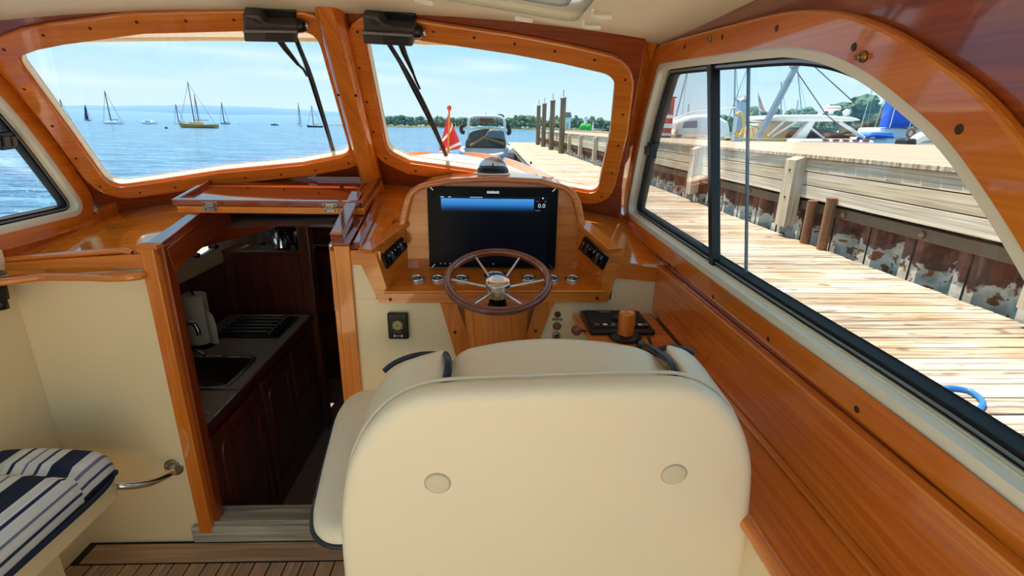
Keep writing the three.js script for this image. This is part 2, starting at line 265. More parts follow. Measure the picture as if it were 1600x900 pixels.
function sideWindow(n, put, sign) {
  const P = sideR, w = setting('window_' + n, sign > 0 ? [0.6, 1.3, -1.2] : [-1.63, 1.3, -1.2]);
  const G = sideGlass, wall = [[0.12, -0.09], [0.12, 0.75], [-1.74, 0.75], [-2.20, 0.0], [-2.23, -0.13], [-1.7, -0.085]];
  part('board', put(wood(P.place(slab(wall, offset(G, 0.035), 0.035, 0.002), -0.035), 'z', 0.4)), M.varnishDark, w);
  const f = part('frame', put(wood(P.place(slab(offset(G, 0.074), offset(G, 0.022), 0.02, 0.006), 0), 'z', 0.7)), M.varnish, w);
  part('liner', put(P.place(slab(offset(G, 0.0225), offset(G, 0.002), 0.03, 0.004), -0.014)), M.liner, w);
  part('liner_step', put(P.place(slab(offset(G, 0.012), offset(G, 0.0), 0.02, 0.003), -0.026)), M.liner, w);
  part('track', put(P.place(slab(offset(G, 0.003), offset(G, -0.016), 0.03, 0.003), -0.05)), M.rubber, w);
  part('track_rail', put(P.place(slab(offset(G, -0.006), offset(G, -0.011), 0.01, 0.002), -0.026)), M.alu, w);
  const top = P.seen(1102, 98), bot = P.seen(1105, 412);
  part('divider', put(P.place(slab(rounded([[top[0] - 0.013, top[1] + 0.01], [top[0] + 0.013, top[1] + 0.01], [bot[0] + 0.012, bot[1] - 0.01], [bot[0] - 0.012, bot[1] - 0.01]], 0.001), null, 0.026, 0.003), -0.034)), M.black, w);
  const e1 = P.seen(1141, 92), e2 = P.seen(1139, 434);
  part('pane_edge', put(P.place(slab([[e1[0] - 0.003, e1[1]], [e1[0] + 0.003, e1[1]], [e2[0] + 0.003, e2[1]], [e2[0] - 0.003, e2[1]]], null, 0.007, 0.001), -0.047)), phys(0x5a7382, 0.2), w);
  part('pane', put(P.place(slab(offset(G, -0.004), null, 0.004, 0), -0.045)), M.glass, w);
  { // the fixed forward pane stands a little further in
    const fore = G.filter((p) => p[0] < top[0] - 0.005); if (fore.length > 3) part('pane', put(P.place(slab(offset(fore, -0.006), null, 0.004, 0), -0.03)), M.glass, w);
  }
  for (const [x, y] of [[1081, 72], [1142, 57], [1230, 43], [1355, 72], [1525, 200], [986, 215], [1056, 413], [1065, 419], [1215, 529], [1126, 463], [1358, 638]]) { const q = P.seen(x, y); part('screw', put(lathe([[0, 0.0015], [0.0045, 0.002], [0.0062, 0.001], [0.0062, 0], [0, 0]], P.at(q[0], q[1], 0.0195), P.n, 14)), M.screw, f); }
  for (const [x, y] of [[1123, 60], [1371, 87]]) { const q = P.seen(x, y); part('snap_stud', put(lathe([[0, 0.012], [0.004, 0.012], [0.0042, 0.009], [0.003, 0.008], [0.003, 0.005], [0.0075, 0.004], [0.0085, 0], [0, 0]], P.at(q[0], q[1], 0.0195), P.n, 16)), M.brass, f); }
  const lq = P.seen(1014, 235);
  const latch = part('latch', put(P.place(slab(rounded([[-0.028, -0.026], [0.03, -0.03], [0.03, 0.026], [-0.02, 0.03]], 0.006), null, 0.022, 0.004).translate(lq[0], lq[1], 0), -0.02)), M.black, w);
  for (const d of [-0.012, 0.012]) part('latch_tab', put(P.place(box(lq[0] + d - 0.009, lq[0] + d + 0.009, lq[1] - 0.016, lq[1] + 0.016, 0.0, 0.012, 0.003), 0)), M.greyPlastic, latch);
}
const cornerPost = (n, put, at, dz = 0) => { // closes the corner between windshield and side
  const w = setting('trim_' + n, at), rows = [[1019, 4, 1046, 30], [1009, 80, 1024, 104], [997, 150, 1010, 165], [984, 215, 997, 222], [970, 285, 980, 278], [968, 325, 976, 322], [975, 350, 986, 346], [1000, 385, 1010, 374], [1020, 425, 1040, 405]];
  const q = rows.map(([a, b, c, d]) => { const l = wsR.px(a - 12, b).addScaledVector(wsR.n, -0.012), r = sideR.px(c, d).addScaledVector(sideR.n, 0.016); r.z += dz; return [l, r, r.clone().add(V(0.03, 0, -0.03)), l.clone().add(V(0.02, 0, -0.045))]; });
  const pos = [], tri = (a, b, c) => pos.push(a.x, a.y, a.z, b.x, b.y, b.z, c.x, c.y, c.z);
  for (let i = 0; i < q.length - 1; i++) for (let k = 0; k < 4; k++) { const a = q[i][k], b = q[i][(k + 1) % 4], c = q[i + 1][(k + 1) % 4], d = q[i + 1][k]; tri(a, d, c); tri(a, c, b); }
  const g = new THREE.BufferGeometry(); g.setAttribute('position', new THREE.Float32BufferAttribute(pos, 3)); g.computeVertexNormals();
  part('post', put(wood(g, 'y', 0.3)), M.varnish, w);
};
cornerPost(3, (g) => g, [0.58, 1.3, -2.1]);
cornerPost(4, (g) => mirrorX(g), [-1.61, 1.3, -2.1], 0.1);
sideWindow(3, (g) => g, 1);
sideWindow(4, (g) => mirrorX(g).translate(0, 0, 0.1), -1);

const lipY = (x) => 1.957 - 0.022 * camber(x);
// roof: one shell, carried ahead of the windshield as a visor with a turned-down lip
struct('ceiling', [sheet(-1.79, 0.74, -2.0, 0.12, (x) => ceilY(x), -0.05, 24, 4), sheet(-1.79, 0.74, -2.2, -1.96, (x, z) => { const k = smooth(-1.98, -2.2, z); return ceilY(x) * (1 - k) + (lipY(x) + 0.012) * k; }, -0.05, 24, 5), sheet(-1.79, 0.74, -2.215, -2.2, lipY, -0.07, 24, 1)], M.headliner);

// forward bulkhead, cream, with the companionway and the recess behind the console left open
const DOOR_L = -1.15, DOOR_R = -0.475;
struct('wall_front', [
  box(-1.64, DOOR_L, 0, 1.185, BH - 0.03, BH, 0.001),
  box(DOOR_R, 0.62, 0, 1.075, BH - 0.03, BH, 0.001),
  box(DOOR_R, -0.40, 1.075, 1.2, BH - 0.03, BH, 0.001),
  box(0.42, 0.62, 1.075, 1.2, BH - 0.03, BH, 0.001)], M.cream);
struct('wall_left', box(-1.66, -1.6, 0, 1.24, BH, 0.12, 0.001), M.cream);
{ // starboard side below the window: varnished panel, shelf with a rounded nosing, cream below
  const w = setting('wall_right', [STAR, 0, -1]);
  part('panel', wood(box(STAR, STAR + 0.02, 1.035, 1.205, BH, 0.45, 0.003), 'z', 0.15), M.panelWood, w);
  part('panel_cap', wood(box(STAR - 0.003, STAR + 0.014, 1.199, 1.206, BH, 0.45, 0.002), 'z', 0.35), M.varnish, w);
  part('backing', box(STAR + 0.021, STAR + 0.05, 0.9, 1.22, BH, 0.45, 0), M.varnishDark, w);
  part('shelf', wood(box(0.432, STAR, 1.012, 1.034, -1.208, 0.45, 0.004), 'z', 0.6), M.panelWood, w);
  part('shelf_batten', wood(box(STAR - 0.016, STAR, 1.033, 1.043, -1.208, 0.45, 0.004), 'z', 0.8), M.varnish, w);
  part('nosing', wood(tube([[0.436, 1.02, 0.45], [0.436, 1.02, -0.8], [0.436, 1.02, -1.21]], 0.016, false, 8, 12), 'z', 0.2), M.varnish, w);
  part('lower_panel', box(0.445, 0.47, 0, 1.012, -1.64, 0.45, 0.002), M.cream, w);
}
{ // inside deck forward of the bulkhead (dash top), cut away for the sliding hatch, with its facing board
  const w = setting('trim_2', [MID, 1.2, BH]);
  part('deck', wood(sheet(-1.66, DOOR_L, BH, -2.3, deckY, 0.03, 8, 8), 'x', 0.11), M.deckWood, w);
  part('deck', wood(sheet(DOOR_R, -0.375, BH, -2.3, deckY, 0.03, 4, 8), 'x', 0.61), M.deckWood, w);
  part('deck', wood(sheet(0.40, 0.6, BH, -2.3, deckY, 0.03, 5, 8), 'x', 0.21), M.deckWood, w);
  part('deck', wood(sheet(-0.375, 0.40, -1.90, -2.3, deckY, 0.03, 8, 5), 'x', 0.41), M.deckWood, w);
  part('deck', wood(sheet(DOOR_L, DOOR_R, -2.19, -2.3, deckY, 0.03, 6, 4), 'x', 0.31), M.deckWood, w);
  part('hatch_void_board', wood(box(DOOR_L - 0.02, DOOR_R + 0.02, 1.255, 1.365, -2.225, -2.20, 0.003), 'x', 0.6), std(0x1c0e08, 0.8), w);  // board added to close the gap; near-black colour stands for the unlit void
  part('facing', wood(sheet(-1.64, DOOR_L - 0.004, BH + 0.008, BH - 0.02, (x) => deckY(x, BH) + 0.004, 0.05, 8, 1), 'x', 0.2), M.varnish, w);
  part('facing', wood(sheet(DOOR_R, -0.385, BH + 0.008, BH - 0.02, (x) => deckY(x, BH) + 0.004, 0.05, 2, 1), 'x', 0.5), M.varnish, w);
  part('facing', wood(sheet(0.405, STAR, BH + 0.008, BH - 0.02, (x) => deckY(x, BH) + 0.004, 0.05, 3, 1), 'x', 0.7), M.varnish, w);
  part('fiddle', wood(tube([[-1.64, deckY(-1.64, BH) + 0.012, BH - 0.012], [-1.4, deckY(-1.4, BH) + 0.012, BH - 0.012], [-1.215, deckY(-1.2, BH) + 0.012, BH - 0.012], [-1.20, deckY(-1.2, BH) + 0.004, BH - 0.014]], 0.011, false, 24, 10), 'x', 0.4), M.varnish, w);
}
{ // teak sole: margin boards and narrow planks with black seams
  const w = setting('floor', [-0.6, 0, -0.6]);
  part('seam_bed', box(-1.66, 0.46, -0.06, SOLE - 0.004, BH, 0.5, 0), M.caulk, w);
  const gs = [0, 1, 2, 3].map((k) => [wood(box(-0.0275, 0.0275, -0.012, 0, -1.0, 1.0, 0.0015, 1), 'z', 0.27 * k), k]);
  part('margin_board', wood(box(-1.565, 0.4, SOLE - 0.012, SOLE + 0.001, -1.635, -1.545, 0.002), 'x', 0.1), M.teakFloor, w);
  part('margin_board', wood(box(-1.592, -1.515, SOLE - 0.012, SOLE + 0.001, -1.535, 0.48, 0.002), 'z', 0.6), M.teakFloor, w);
  for (let x = -1.478, i = 0; x < 0.42; x += 0.0605, i++) { const m = shade(new THREE.Mesh(gs[(i * 7 + 1) % 4][0], M.teakFloor)); m.name = 'plank'; m.position.set(x + 0.6, SOLE + 0.001, -0.535 + 0.6); w.add(m); }
  // aft cockpit, open to the sky
  part('cockpit_sole', box(-1.7, 0.7, -0.08, -0.02, 0.5, 3.2, 0), M.creamDeck, w);
}
struct('wall_back', [box(-1.78, -1.68, -0.1, 0.85, 0.45, 3.2, 0.02), box(0.66, 0.76, -0.1, 0.85, 0.45, 3.2, 0.02), box(-1.78, 0.76, -0.1, 0.85, 3.1, 3.2, 0.02), box(-1.2, 0.2, -0.02, 0.42, 2.4, 3.1, 0.04)], M.creamDeck);  // unseen cockpit sides; seat box added and cream chosen for warm bounce light
struct('baseboard_front', wood(box(-1.19, DOOR_R + 0.03, 0.041, 0.118, BH - 0.02, BH + 0.016, 0.008), 'x', 0.3), M.greyWood);
{ // companionway: door posts and weathered sill
  const w = setting('door_1', [-0.81, 0, BH]);
  part('door_post', wood(box(DOOR_L - 0.002, DOOR_L + 0.046, 0.095, 1.255, BH - 0.03, BH + 0.022, 0.004), 'y', 0.1), M.varnish, w);
  part('door_stop', wood(box(DOOR_L + 0.046, DOOR_L + 0.062, 0.095, 1.255, BH - 0.05, BH - 0.005, 0.003), 'y', 0.3), M.varnishDark, w);
  part('door_post', wood(box(DOOR_R - 0.052, DOOR_R + 0.002, 0.118, 1.265, BH - 0.03, BH + 0.014, 0.004), 'y', 0.6), M.varnish, w);
  part('door_stop', wood(box(DOOR_R - 0.07, DOOR_R - 0.052, 0.118, 1.265, BH - 0.028, BH + 0.004, 0.004), 'y', 0.8), M.varnish, w);
  part('catch_plate', box(DOOR_R - 0.072, DOOR_R - 0.069, 1.03, 1.09, BH - 0.018, BH - 0.002, 0.001), M.chrome, w);
  part('sill', wood(box(DOOR_L - 0.04, DOOR_R + 0.03, 0.08, 0.13, BH - 0.10, BH + 0.002, 0.012), 'x', 0.5), M.greyWood, w);
}

// ================================================================ COMPANIONWAY HATCH
for (const [side, x0, x1, lab] of [[1, DOOR_L, DOOR_L + 0.05, 'varnished wooden hatch runner on the open seaward side of the companionway'], [2, DOOR_R - 0.064, DOOR_R + 0.002, 'stepped varnished hatch runner between companionway and helm console']]) {
  const xc = (x0 + x1) / 2, t = thing('hatch_runner', lab, 'runner', [xc, 1.25, BH]);
  const y0 = deckY(xc, BH) + 0.026, y1 = deckY(xc, -2.1) + 0.02;
  part('rail', wood(beam([xc, y0 - 0.012, BH + 0.01], [xc, y1 - 0.012, -2.1], x1 - x0, 0.03), 'z', 0.2), M.redWood, t);
  const xi = side === 1 ? x1 + 0.006 : x0 - 0.006;
  part('inner_board', wood(beam([xi, y0 - 0.054, BH - 0.03], [xi, y1 - 0.054, -2.1], 0.016, 0.088), 'z', 0.5), side === 1 ? M.varnishDark : M.mahogany, t);
  if (side === 2) { part('slide_strip', wood(beam([x0 + 0.022, y0 + 0.018, BH + 0.0], [x0 + 0.022, y1 + 0.012, -1.95], 0.042, 0.03), 'z', 0.7), M.redWood, t); part('slide_strip', wood(beam([x1 + 0.02, y0 - 0.008, BH], [x1 + 0.02, y1 - 0.012, -2.05], 0.02, 0.026), 'z', 0.9), M.redWood, t); part('peg', disc(V(x0 + 0.005, y0 - 0.004, BH + 0.014), V(0, 0.3, 1), 0.006, 0.004), M.chrome, t); }
  else part('cap_block', wood(box(x0 - 0.004, x1 + 0.01, y0 - 0.004, y0 + 0.012, BH - 0.01, BH + 0.026, 0.003), 'x', 0.2), M.varnish, t);
}
{
  const t = thing('sliding_hatch', 'varnished sliding hatch pushed forward with its hinged lid folded flat on top', 'hatch', [-0.81, 1.331, -1.865]); t.rotation.x = 10.2 * DEG;
  const W = 0.345, D = 0.33;
  local('carriage', wood(box(-W + 0.008, W - 0.006, 0, 0.026, -D, 0.004, 0.005), 'x', 0.3), M.varnish, t);
  const lid = local('lid', wood(box(-W, W - 0.012, 0.027, 0.034, -D - 0.01, 0, 0.002), 'x', 0.55), M.redWood, t);
  local('lid_frame', [wood(box(-W - 0.003, W - 0.009, 0.028, 0.05, -0.018, 0.002, 0.004), 'x', 0.1), wood(box(-W - 0.003, W - 0.009, 0.028, 0.05, -D - 0.012, -D + 0.004, 0.004), 'x', 0.2), wood(box(-W - 0.004, -W + 0.014, 0.0285, 0.0505, -D - 0.012, 0.002, 0.004), 'z', 0.4), wood(box(W - 0.027, W - 0.008, 0.0285, 0.0505, -D - 0.012, 0.002, 0.004), 'z', 0.6)], M.redWood, lid);
  local('lid_batten', wood(box(W - 0.075, W - 0.068, 0.034, 0.038, -D + 0.005, -0.018, 0.001), 'z', 0.3), M.varnish, lid);
  for (const x of [-0.215, 0.215]) {
    const h = local('hinge', [box(x - 0.026, x + 0.026, 0.030, 0.044, 0.0015, 0.005, 0.001), box(x - 0.026, x + 0.026, 0.008, 0.024, 0.0015, 0.006, 0.001), bar([x - 0.016, 0.027, 0.007], [x + 0.016, 0.027, 0.007], 0.0045)], M.steel, t);
    for (const [dx, dy] of [[-0.018, 0.037], [0.018, 0.037], [-0.018, 0.016], [0.018, 0.016]]) local('screw', disc(V(x + dx, dy, 0.005), V(0, 0, 1), 0.0035, 0.0015, 10), M.black, h);
  }
  const c = local('catch', [box(-0.02 + 0.05, 0.02 + 0.05, 0.05, 0.056, -D - 0.012, -D + 0.012, 0.002), box(0.036, 0.064, 0.044, 0.05, -D + 0.0, -D + 0.022, 0.002)], M.steel, t);
}

// ================================================================ HELM CONSOLE
const ZF = BH + 0.012, ZB = -1.845;
{
  const t = thing('helm_console', 'varnished wooden helm console with arched hood, sloping cheeks and gauge shelf', 'console', [0.01, 1.06, BH]);
  const F = (x, y) => onZ(x, y, ZF), B = (x, y) => onZ(x, y, ZB);
  part('cheek', wood(prism([F(555, 395), F(586, 394), F(606, 457), F(592, 472)], [B(622, 353), B(635, 353), B(638, 420), B(622, 430)]), 'z', 0.2), M.varnish, t);
  part('cheek', wood(prism([F(945, 394), F(975, 394), F(950, 470), F(940, 456)], [B(905, 353), B(913, 353), B(913, 428), B(900, 420)]), 'z', 0.6), M.varnish, t);
  for (const [a, b, o] of [[[571, 392], [629, 350], 0.3], [[961, 391], [911, 350], 0.8]]) { const p = F(...a), q = B(...b); p.z += 0.004; part('cheek_cap', wood(beam(p, q, 0.055, 0.016), 'z', o), M.varnish, t); }
  part('gauge_shelf', wood(prism([F(604, 455), F(943, 455), F(943, 464), F(604, 464)], [B(636, 419), B(902, 419), B(902, 432), B(636, 432)]), 'x', 0.4), M.varnish, t);
  const l0 = F(592, 472), l1 = F(950, 470), l2 = F(944, 456), l3 = F(600, 457), k = V(0, 0, 0.012);
  part('front_lip', wood(prism([l0, l1, l2, l3].map((p) => p.clone().add(k)), [l0, l1, l2, l3].map((p) => p.clone().sub(V(0, 0, 0.02)))), 'x', 0.9), M.varnish, t);
  part('lip_bead', wood(bar(F(601, 455).add(V(0, 0, 0.01)), F(944, 454).add(V(0, 0, 0.01)), 0.005), 'x', 0.7), M.varnish, t);
  const P2 = (x, y) => { const p = B(x, y); return [p.x, p.y]; };
  const inner = rounded([[...P2(640, 425), 0], [...P2(634, 354), 0], [...P2(648, 297), 0.045], [...P2(705, 286), 0], [...P2(770, 283.5), 0], [...P2(840, 287), 0], [...P2(891, 300), 0.05], [...P2(905, 356), 0], [...P2(902, 425), 0]], 0);
  part('back_panel', wood(slab(offset(inner, 0.01), null, 0.02, 0).translate(0, 0, ZB - 0.02), 'x', 0.15), M.varnish, t);
  const hood = [[...P2(622, 358), 0], [...P2(638, 290), 0.06], [...P2(700, 278), 0], [...P2(770, 274.5), 0], [...P2(845, 278), 0], [...P2(903, 294), 0.06], [...P2(915, 358), 0]];
  const hoodIn = [[...P2(905, 358), 0], [...P2(891, 300), 0.045], [...P2(840, 287), 0], [...P2(770, 283.5), 0], [...P2(705, 286), 0], [...P2(648, 297), 0.045], [...P2(634, 358), 0]];
  part('hood_frame', wood(slab(rounded([...hood, ...hoodIn], 0), null, 0.034, 0.007).translate(0, 0, ZB - 0.006), 'x', 0.5), M.varnish, t);
  part('hood', wood(slab(offset(rounded(hood.map(([x, y, r]) => [x, y - 0.004, r]), 0), -0.004), null, 0.26, 0.01).translate(0, 0, ZB - 0.275), 'z', 0.25), M.varnish, t);
  for (const [x, y] of [[611, 466], [932, 464]]) part('screw', disc(F(x, y).add(k), V(0, 0, 1), 0.006, 0.002, 12), M.screw, t);
}
const cheekPlane = (a, b, c, s) => { const o = onZ(...a, ZF), u = onZ(...b, ZB).sub(o), up = o.clone().sub(onZ(...c, ZF)); let P = planeOf(o, u, up); if (P.n.x * s < 0) P = planeOf(o, u.negate(), up); return P; };
for (const [P, q, lab] of [
  [cheekPlane([586, 394], [635, 353], [606, 457], 1), [[594, 399], [626, 370], [635, 386], [603, 421]], 'black rocker switch panel on the console cheek beside the companionway'],
  [cheekPlane([945, 394], [905, 353], [940, 456], -1), [[916, 369], [953, 402], [944, 422], [906, 389]], 'black rocker switch panel on the console cheek beside the dockside window']]) {
  const c = q.map(([x, y]) => P.seen(x, y)); const ctr = [0, 1].map((k) => (c[0][k] + c[1][k] + c[2][k] + c[3][k]) / 4);
  const t = thing('switch_panel', lab, 'switch panel', P.at(ctr[0], ctr[1], 0));
  const out = rounded(c.map((p) => [p[0], p[1], 0.005]), 0.005);
  part('plate', P.place(slab(out, null, 0.008, 0.002), 0.001), M.black, t);
  const mid = (a, b, s) => [a[0] + (b[0] - a[0]) * s, a[1] + (b[1] - a[1]) * s];
  const longA = Math.hypot(c[0][0] - c[1][0], c[0][1] - c[1][1]) ;
  for (let i = 0; i < 6; i++) {
    const s0 = (i + 0.62) / 7 + 0.02, s1 = s0 + 0.105, lo = 0.16, hi = 0.84;
    const A = mid(c[0], c[1], s0), Bq = mid(c[0], c[1], s1), C = mid(c[3], c[2], s1), Dq = mid(c[3], c[2], s0);
    const r = [mid(A, Dq, lo), mid(Bq, C, lo), mid(Bq, C, hi), mid(A, Dq, hi)];
    const rk = part('rocker', P.place(slab(rounded(r, 0.002), null, 0.009, 0.003), 0.007), i % 3 === 1 ? M.greyPlastic : M.blackGloss, t);
    const m = mid(mid(A, Dq, 0.3), mid(Bq, C, 0.3), 0.5); part('icon', P.place(box(m[0] - 0.0022, m[0] + 0.0022, m[1] - 0.0022, m[1] + 0.0022, 0, 0.0008, 0), 0.0162), M.white, rk);
  }
}
{ // gauges
  const o = onZ(604, 455, ZF), P = planeOf(o, onZ(943, 455, ZF).sub(o), onZ(636, 419, ZB).sub(o));
  const words = ['the one nearest the companionway', 'second from the companionway', 'third from the companionway', '', 'third from the dock', 'second from the dock', 'the one closest to the dock'];
  [[652, 437, 0.027], [684, 437, 0.027], [721, 437, 0.027], [774, 433, 0.042], [826, 437, 0.027], [863, 437, 0.027], [894, 437, 0.027]].forEach(([x, y, r], i) => {
    const q = P.seen(x, y), at = P.at(q[0], q[1], 0);
    const lab = i === 3 ? 'large round chrome gauge behind the steering wheel hub' : ['small round chrome gauge on the console shelf, first counting from the companionway', 'small round chrome gauge on the console shelf, second counting from the companionway', 'small chrome gauge seen through the steering wheel on its companionway side', '', 'small chrome gauge seen through the steering wheel on its dock side', 'small chrome gauge partly hidden behind the steering wheel rim, dock side', 'small round chrome gauge on the console shelf, last one towards the dock'][i];
    const t = thing('gauge', lab, 'gauge', at, null); t.quaternion.setFromUnitVectors(V(0, 1, 0), P.n);
    local('bezel', lathe([[r, 0], [r * 1.02, 0.006], [r * 0.95, 0.011], [r * 0.82, 0.009], [r * 0.8, 0.003]], V(0, 0, 0), V(0, 1, 0), 40), M.chrome, t);
    local('dial', lathe([[r * 0.84, 0], [r * 0.84, 0.003], [0, 0.003]], V(0, 0, 0), V(0, 1, 0), 32), std(0x20242a, 0.5), t);
    const ticks = []; for (let k = 0; k < 9; k++) { const a = (-0.2 + k * 0.175) * Math.PI; ticks.push(box(-r * 0.025, r * 0.025, 0.003, 0.0036, -r * 0.74, -r * 0.58, 0).rotateY(a - Math.PI / 2)); }
    local('markings', ticks, M.white, t);
    local('needle', [box(-0.0008, 0.0008, 0.004, 0.0048, -r * 0.62, r * 0.1, 0).rotateY(0.9), disc(V(0, 0.003, 0), V(0, 1, 0), r * 0.1, 0.003, 12)], M.white, t);
    local('glass', lathe([[0, 0.0085], [r * 0.8, 0.0075]], V(0, 0, 0), V(0, 1, 0), 32), M.glass, t);
  });
}
{ // chart plotter
  const z = ZB + 0.006, a = onZ(670, 291, z), b = onZ(869, 293, z), c = onZ(870, 418, z), d = onZ(669, 417, z);
  const x0 = (a.x + d.x) / 2, x1 = (b.x + c.x) / 2, y0 = (c.y + d.y) / 2, y1 = (a.y + b.y) / 2, W = x1 - x0, H = y1 - y0;
  const t = thing('chart_plotter', 'large black glass chart plotter screen set in the helm console', 'screen', [(x0 + x1) / 2, y0, z]);
  part('housing', box(x0, x1, y0, y1, z - 0.004, z + 0.012, 0.004), M.black, t);
  const cv = document.createElement('canvas'); cv.width = 1024; cv.height = 640; const g = cv.getContext('2d');
  g.fillStyle = '#020203'; g.fillRect(0, 0, 1024, 640);
  g.fillStyle = '#03050c'; g.fillRect(70, 74, 884, 520);
  for (let k = 0; k < 116; k++) { const e = smooth(0.35, 1, k / 116), c = mix3(mix3([74, 150, 220], [40, 110, 180], k / 60 > 1 ? 1 : k / 60), [3, 6, 14], e); g.fillStyle = `rgb(${c.map(Math.round).join(',')})`; g.fillRect(102, 82 + k, 736, 1.5); }
  g.fillStyle = '#0a1420'; g.fillRect(70, 66, 884, 14);
  g.fillStyle = '#b9c6d6'; g.fillRect(100, 69, 26, 7); g.fillRect(160, 69, 22, 6); g.fillRect(330, 70, 100, 5);
  g.fillStyle = '#16222e'; g.font = '14px sans-serif'; g.fillText('Thu 12:04 PM  No GPS Fix', 420, 88);
  g.fillStyle = '#e8eef5'; g.font = 'bold 26px sans-serif'; g.textAlign = 'center'; g.fillText('SIMRAD', 512, 42);
  g.textAlign = 'left'; g.font = '44px sans-serif'; g.fillStyle = '#cfe0ee'; g.fillText('0.0', 870, 148);
  g.font = '15px sans-serif'; g.fillStyle = '#c06a5a'; g.fillText('SOG', 850, 104); g.fillStyle = '#8fa3b6'; g.fillText('kn', 922, 104); g.fillText('Depth', 850, 176);
  g.fillStyle = '#d8dde2'; g.beginPath(); g.arc(908, 74, 6, 0, 7); g.fill();
  g.fillStyle = '#56606a'; for (const x of [80, 118, 158, 512]) g.fillRect(x, 606, 12, 10);
  const map = new THREE.CanvasTexture(cv); map.colorSpace = THREE.SRGBColorSpace; map.magFilter = THREE.LinearFilter;
  const sm = new THREE.MeshPhysicalMaterial({ color: 0x020203, roughness: 0.3, specularIntensity: 0.25, emissive: 0xffffff, emissiveMap: map, emissiveIntensity: 0.62 });
  part('screen_glass', new THREE.PlaneGeometry(W - 0.006, H - 0.006).translate((x0 + x1) / 2, (y0 + y1) / 2, z + 0.0125), sm, t);
  for (const [sx, sy] of [[0, 0], [1, 0], [0, 1], [1, 1]]) { const px = sx ? x1 - 0.016 : x0 + 0.016, py = sy ? y1 - 0.006 : y0 + 0.008; part('corner_clip', box(-0.009, 0.009, -0.0012, 0.0012, 0, 0.001, 0).rotateZ(sx === sy ? 0.78 : -0.78).translate(px, py, z + 0.0128), M.chrome, t); }
}
{ // steering column and wheel
  const c = thing('steering_pedestal', 'varnished half-round wooden pedestal under the steering wheel', 'pedestal', [0.015, 0.45, BH]);
  const F = (x, y, d = 0.012) => onZ(x, y, BH + d);
  const ext = (p, q, y) => { const s = (y - p.y) / (q.y - p.y); return p.clone().lerp(q, s).setY(y); };
  for (const [o1, o2, i1, i2, off] of [[[688, 474], [709, 545], [714, 474], [737, 540], 0.2], [[866, 472], [842, 532], [838, 472], [820, 530], 0.7]]) {
    const a = F(...o1), b = ext(F(...o1), F(...o2), 0.5), e = F(...i1), f = ext(F(...i1), F(...i2), 0.5);
    const ring = [a, e, f, b].sort(() => 0); part('side_frame', wood(prism(ring.map((p) => p.clone().setZ(BH + 0.014)), ring.map((p) => p.clone().setZ(BH - 0.01))), 'y', off), M.varnish, c);
  }
  for (const [x, y] of [[711, 519], [837, 517]]) part('screw', disc(F(x, y, 0.014), V(0, 0, 1), 0.006, 0.002, 12), M.screw, c);
  const a = F(705, 472), b = F(846, 472), e = ext(F(705, 474), F(728, 540), 0.5), f = ext(F(846, 472), F(828, 530), 0.5);
  part('back_board', wood(prism([a, b, f, e].map((p) => p.clone().setZ(BH + 0.002)), [a, b, f, e].map((p) => p.clone().setZ(BH - 0.008))), 'y', 0.4), M.varnishDark, c);
  const col = new THREE.CylinderGeometry(0.118, 0.066, 0.575, 40, 1, false, -Math.PI / 2, Math.PI).translate(0.017, 0.785, BH + 0.002);
  part('column', wood(col, 'y', 0.55), M.panelWood, c);
  part('column_cap', wood(new THREE.CylinderGeometry(0.128, 0.124, 0.02, 40, 1, false, -Math.PI / 2, Math.PI).translate(0.017, 1.078, BH + 0.004), 'x', 0.3), M.varnish, c);

  const ctr = onZ(778, 436.5, -1.5), w = thing('steering_wheel', 'round wooden steering wheel with six chrome spokes in front of the console', 'steering wheel', ctr);
  w.quaternion.setFromUnitVectors(V(0, 1, 0), V(0, Math.sin(71 * DEG), Math.cos(71 * DEG)));
  const R = 0.158;
  local('rim', grain(lathe(Array.from({ length: 25 }, (_, i) => { const a = i / 24 * Math.PI * 2; return [R + 0.0135 * Math.cos(a), 0.0125 * Math.sin(a)]; }), V(0, 0, 0), V(0, 1, 0), 96), 'x', [0.5, 0.2]), M.wheelWood, w);
  local('rim_inlay', lathe([[R - 0.0125, 0.0055], [R - 0.009, 0.0095], [R - 0.0085, 0.0098], [R - 0.012, 0.0045]], V(0, 0, 0), V(0, 1, 0), 96), M.redWood, w);
  for (let k = 0; k < 6; k++) { const a = (30 + 60 * k) * DEG, s = Math.sin(a), q = Math.cos(a); local('spoke', bar([0.034 * s, -0.03, -0.034 * q], [(R - 0.009) * s, -0.001, -(R - 0.009) * q], 0.0048, 0.0042), M.chrome, w); }
  const hub = local('hub', lathe([[0, -0.062], [0.030, -0.062], [0.036, -0.055], [0.0365, -0.032], [0.040, -0.026], [0.041, -0.008], [0.036, -0.002], [0.022, 0.0], [0, 0.001]], V(0, 0, 0), V(0, 1, 0), 48), M.chrome, w);
  local('hub_cap', lathe([[0.019, 0], [0.018, 0.002], [0, 0.0028]], V(0, 0, 0), V(0, 1, 0), 32), M.gelcoat, hub);
  for (let k = 0; k < 14; k++) { const a = k / 14 * 2 * Math.PI; local('flute', bar([0.0367 * Math.cos(a), -0.054, 0.0367 * Math.sin(a)], [0.0367 * Math.cos(a), -0.034, 0.0367 * Math.sin(a)], 0.0012, 0.0012, 6), M.steel, hub); }
  local('shaft', [bar([0, -0.062, 0], [0, -0.115, 0], 0.018), lathe([[0.026, -0.085], [0.03, -0.095], [0.034, -0.115], [0, -0.115]], V(0, 0, 0), V(0, 1, 0), 24)], M.black, w);
}
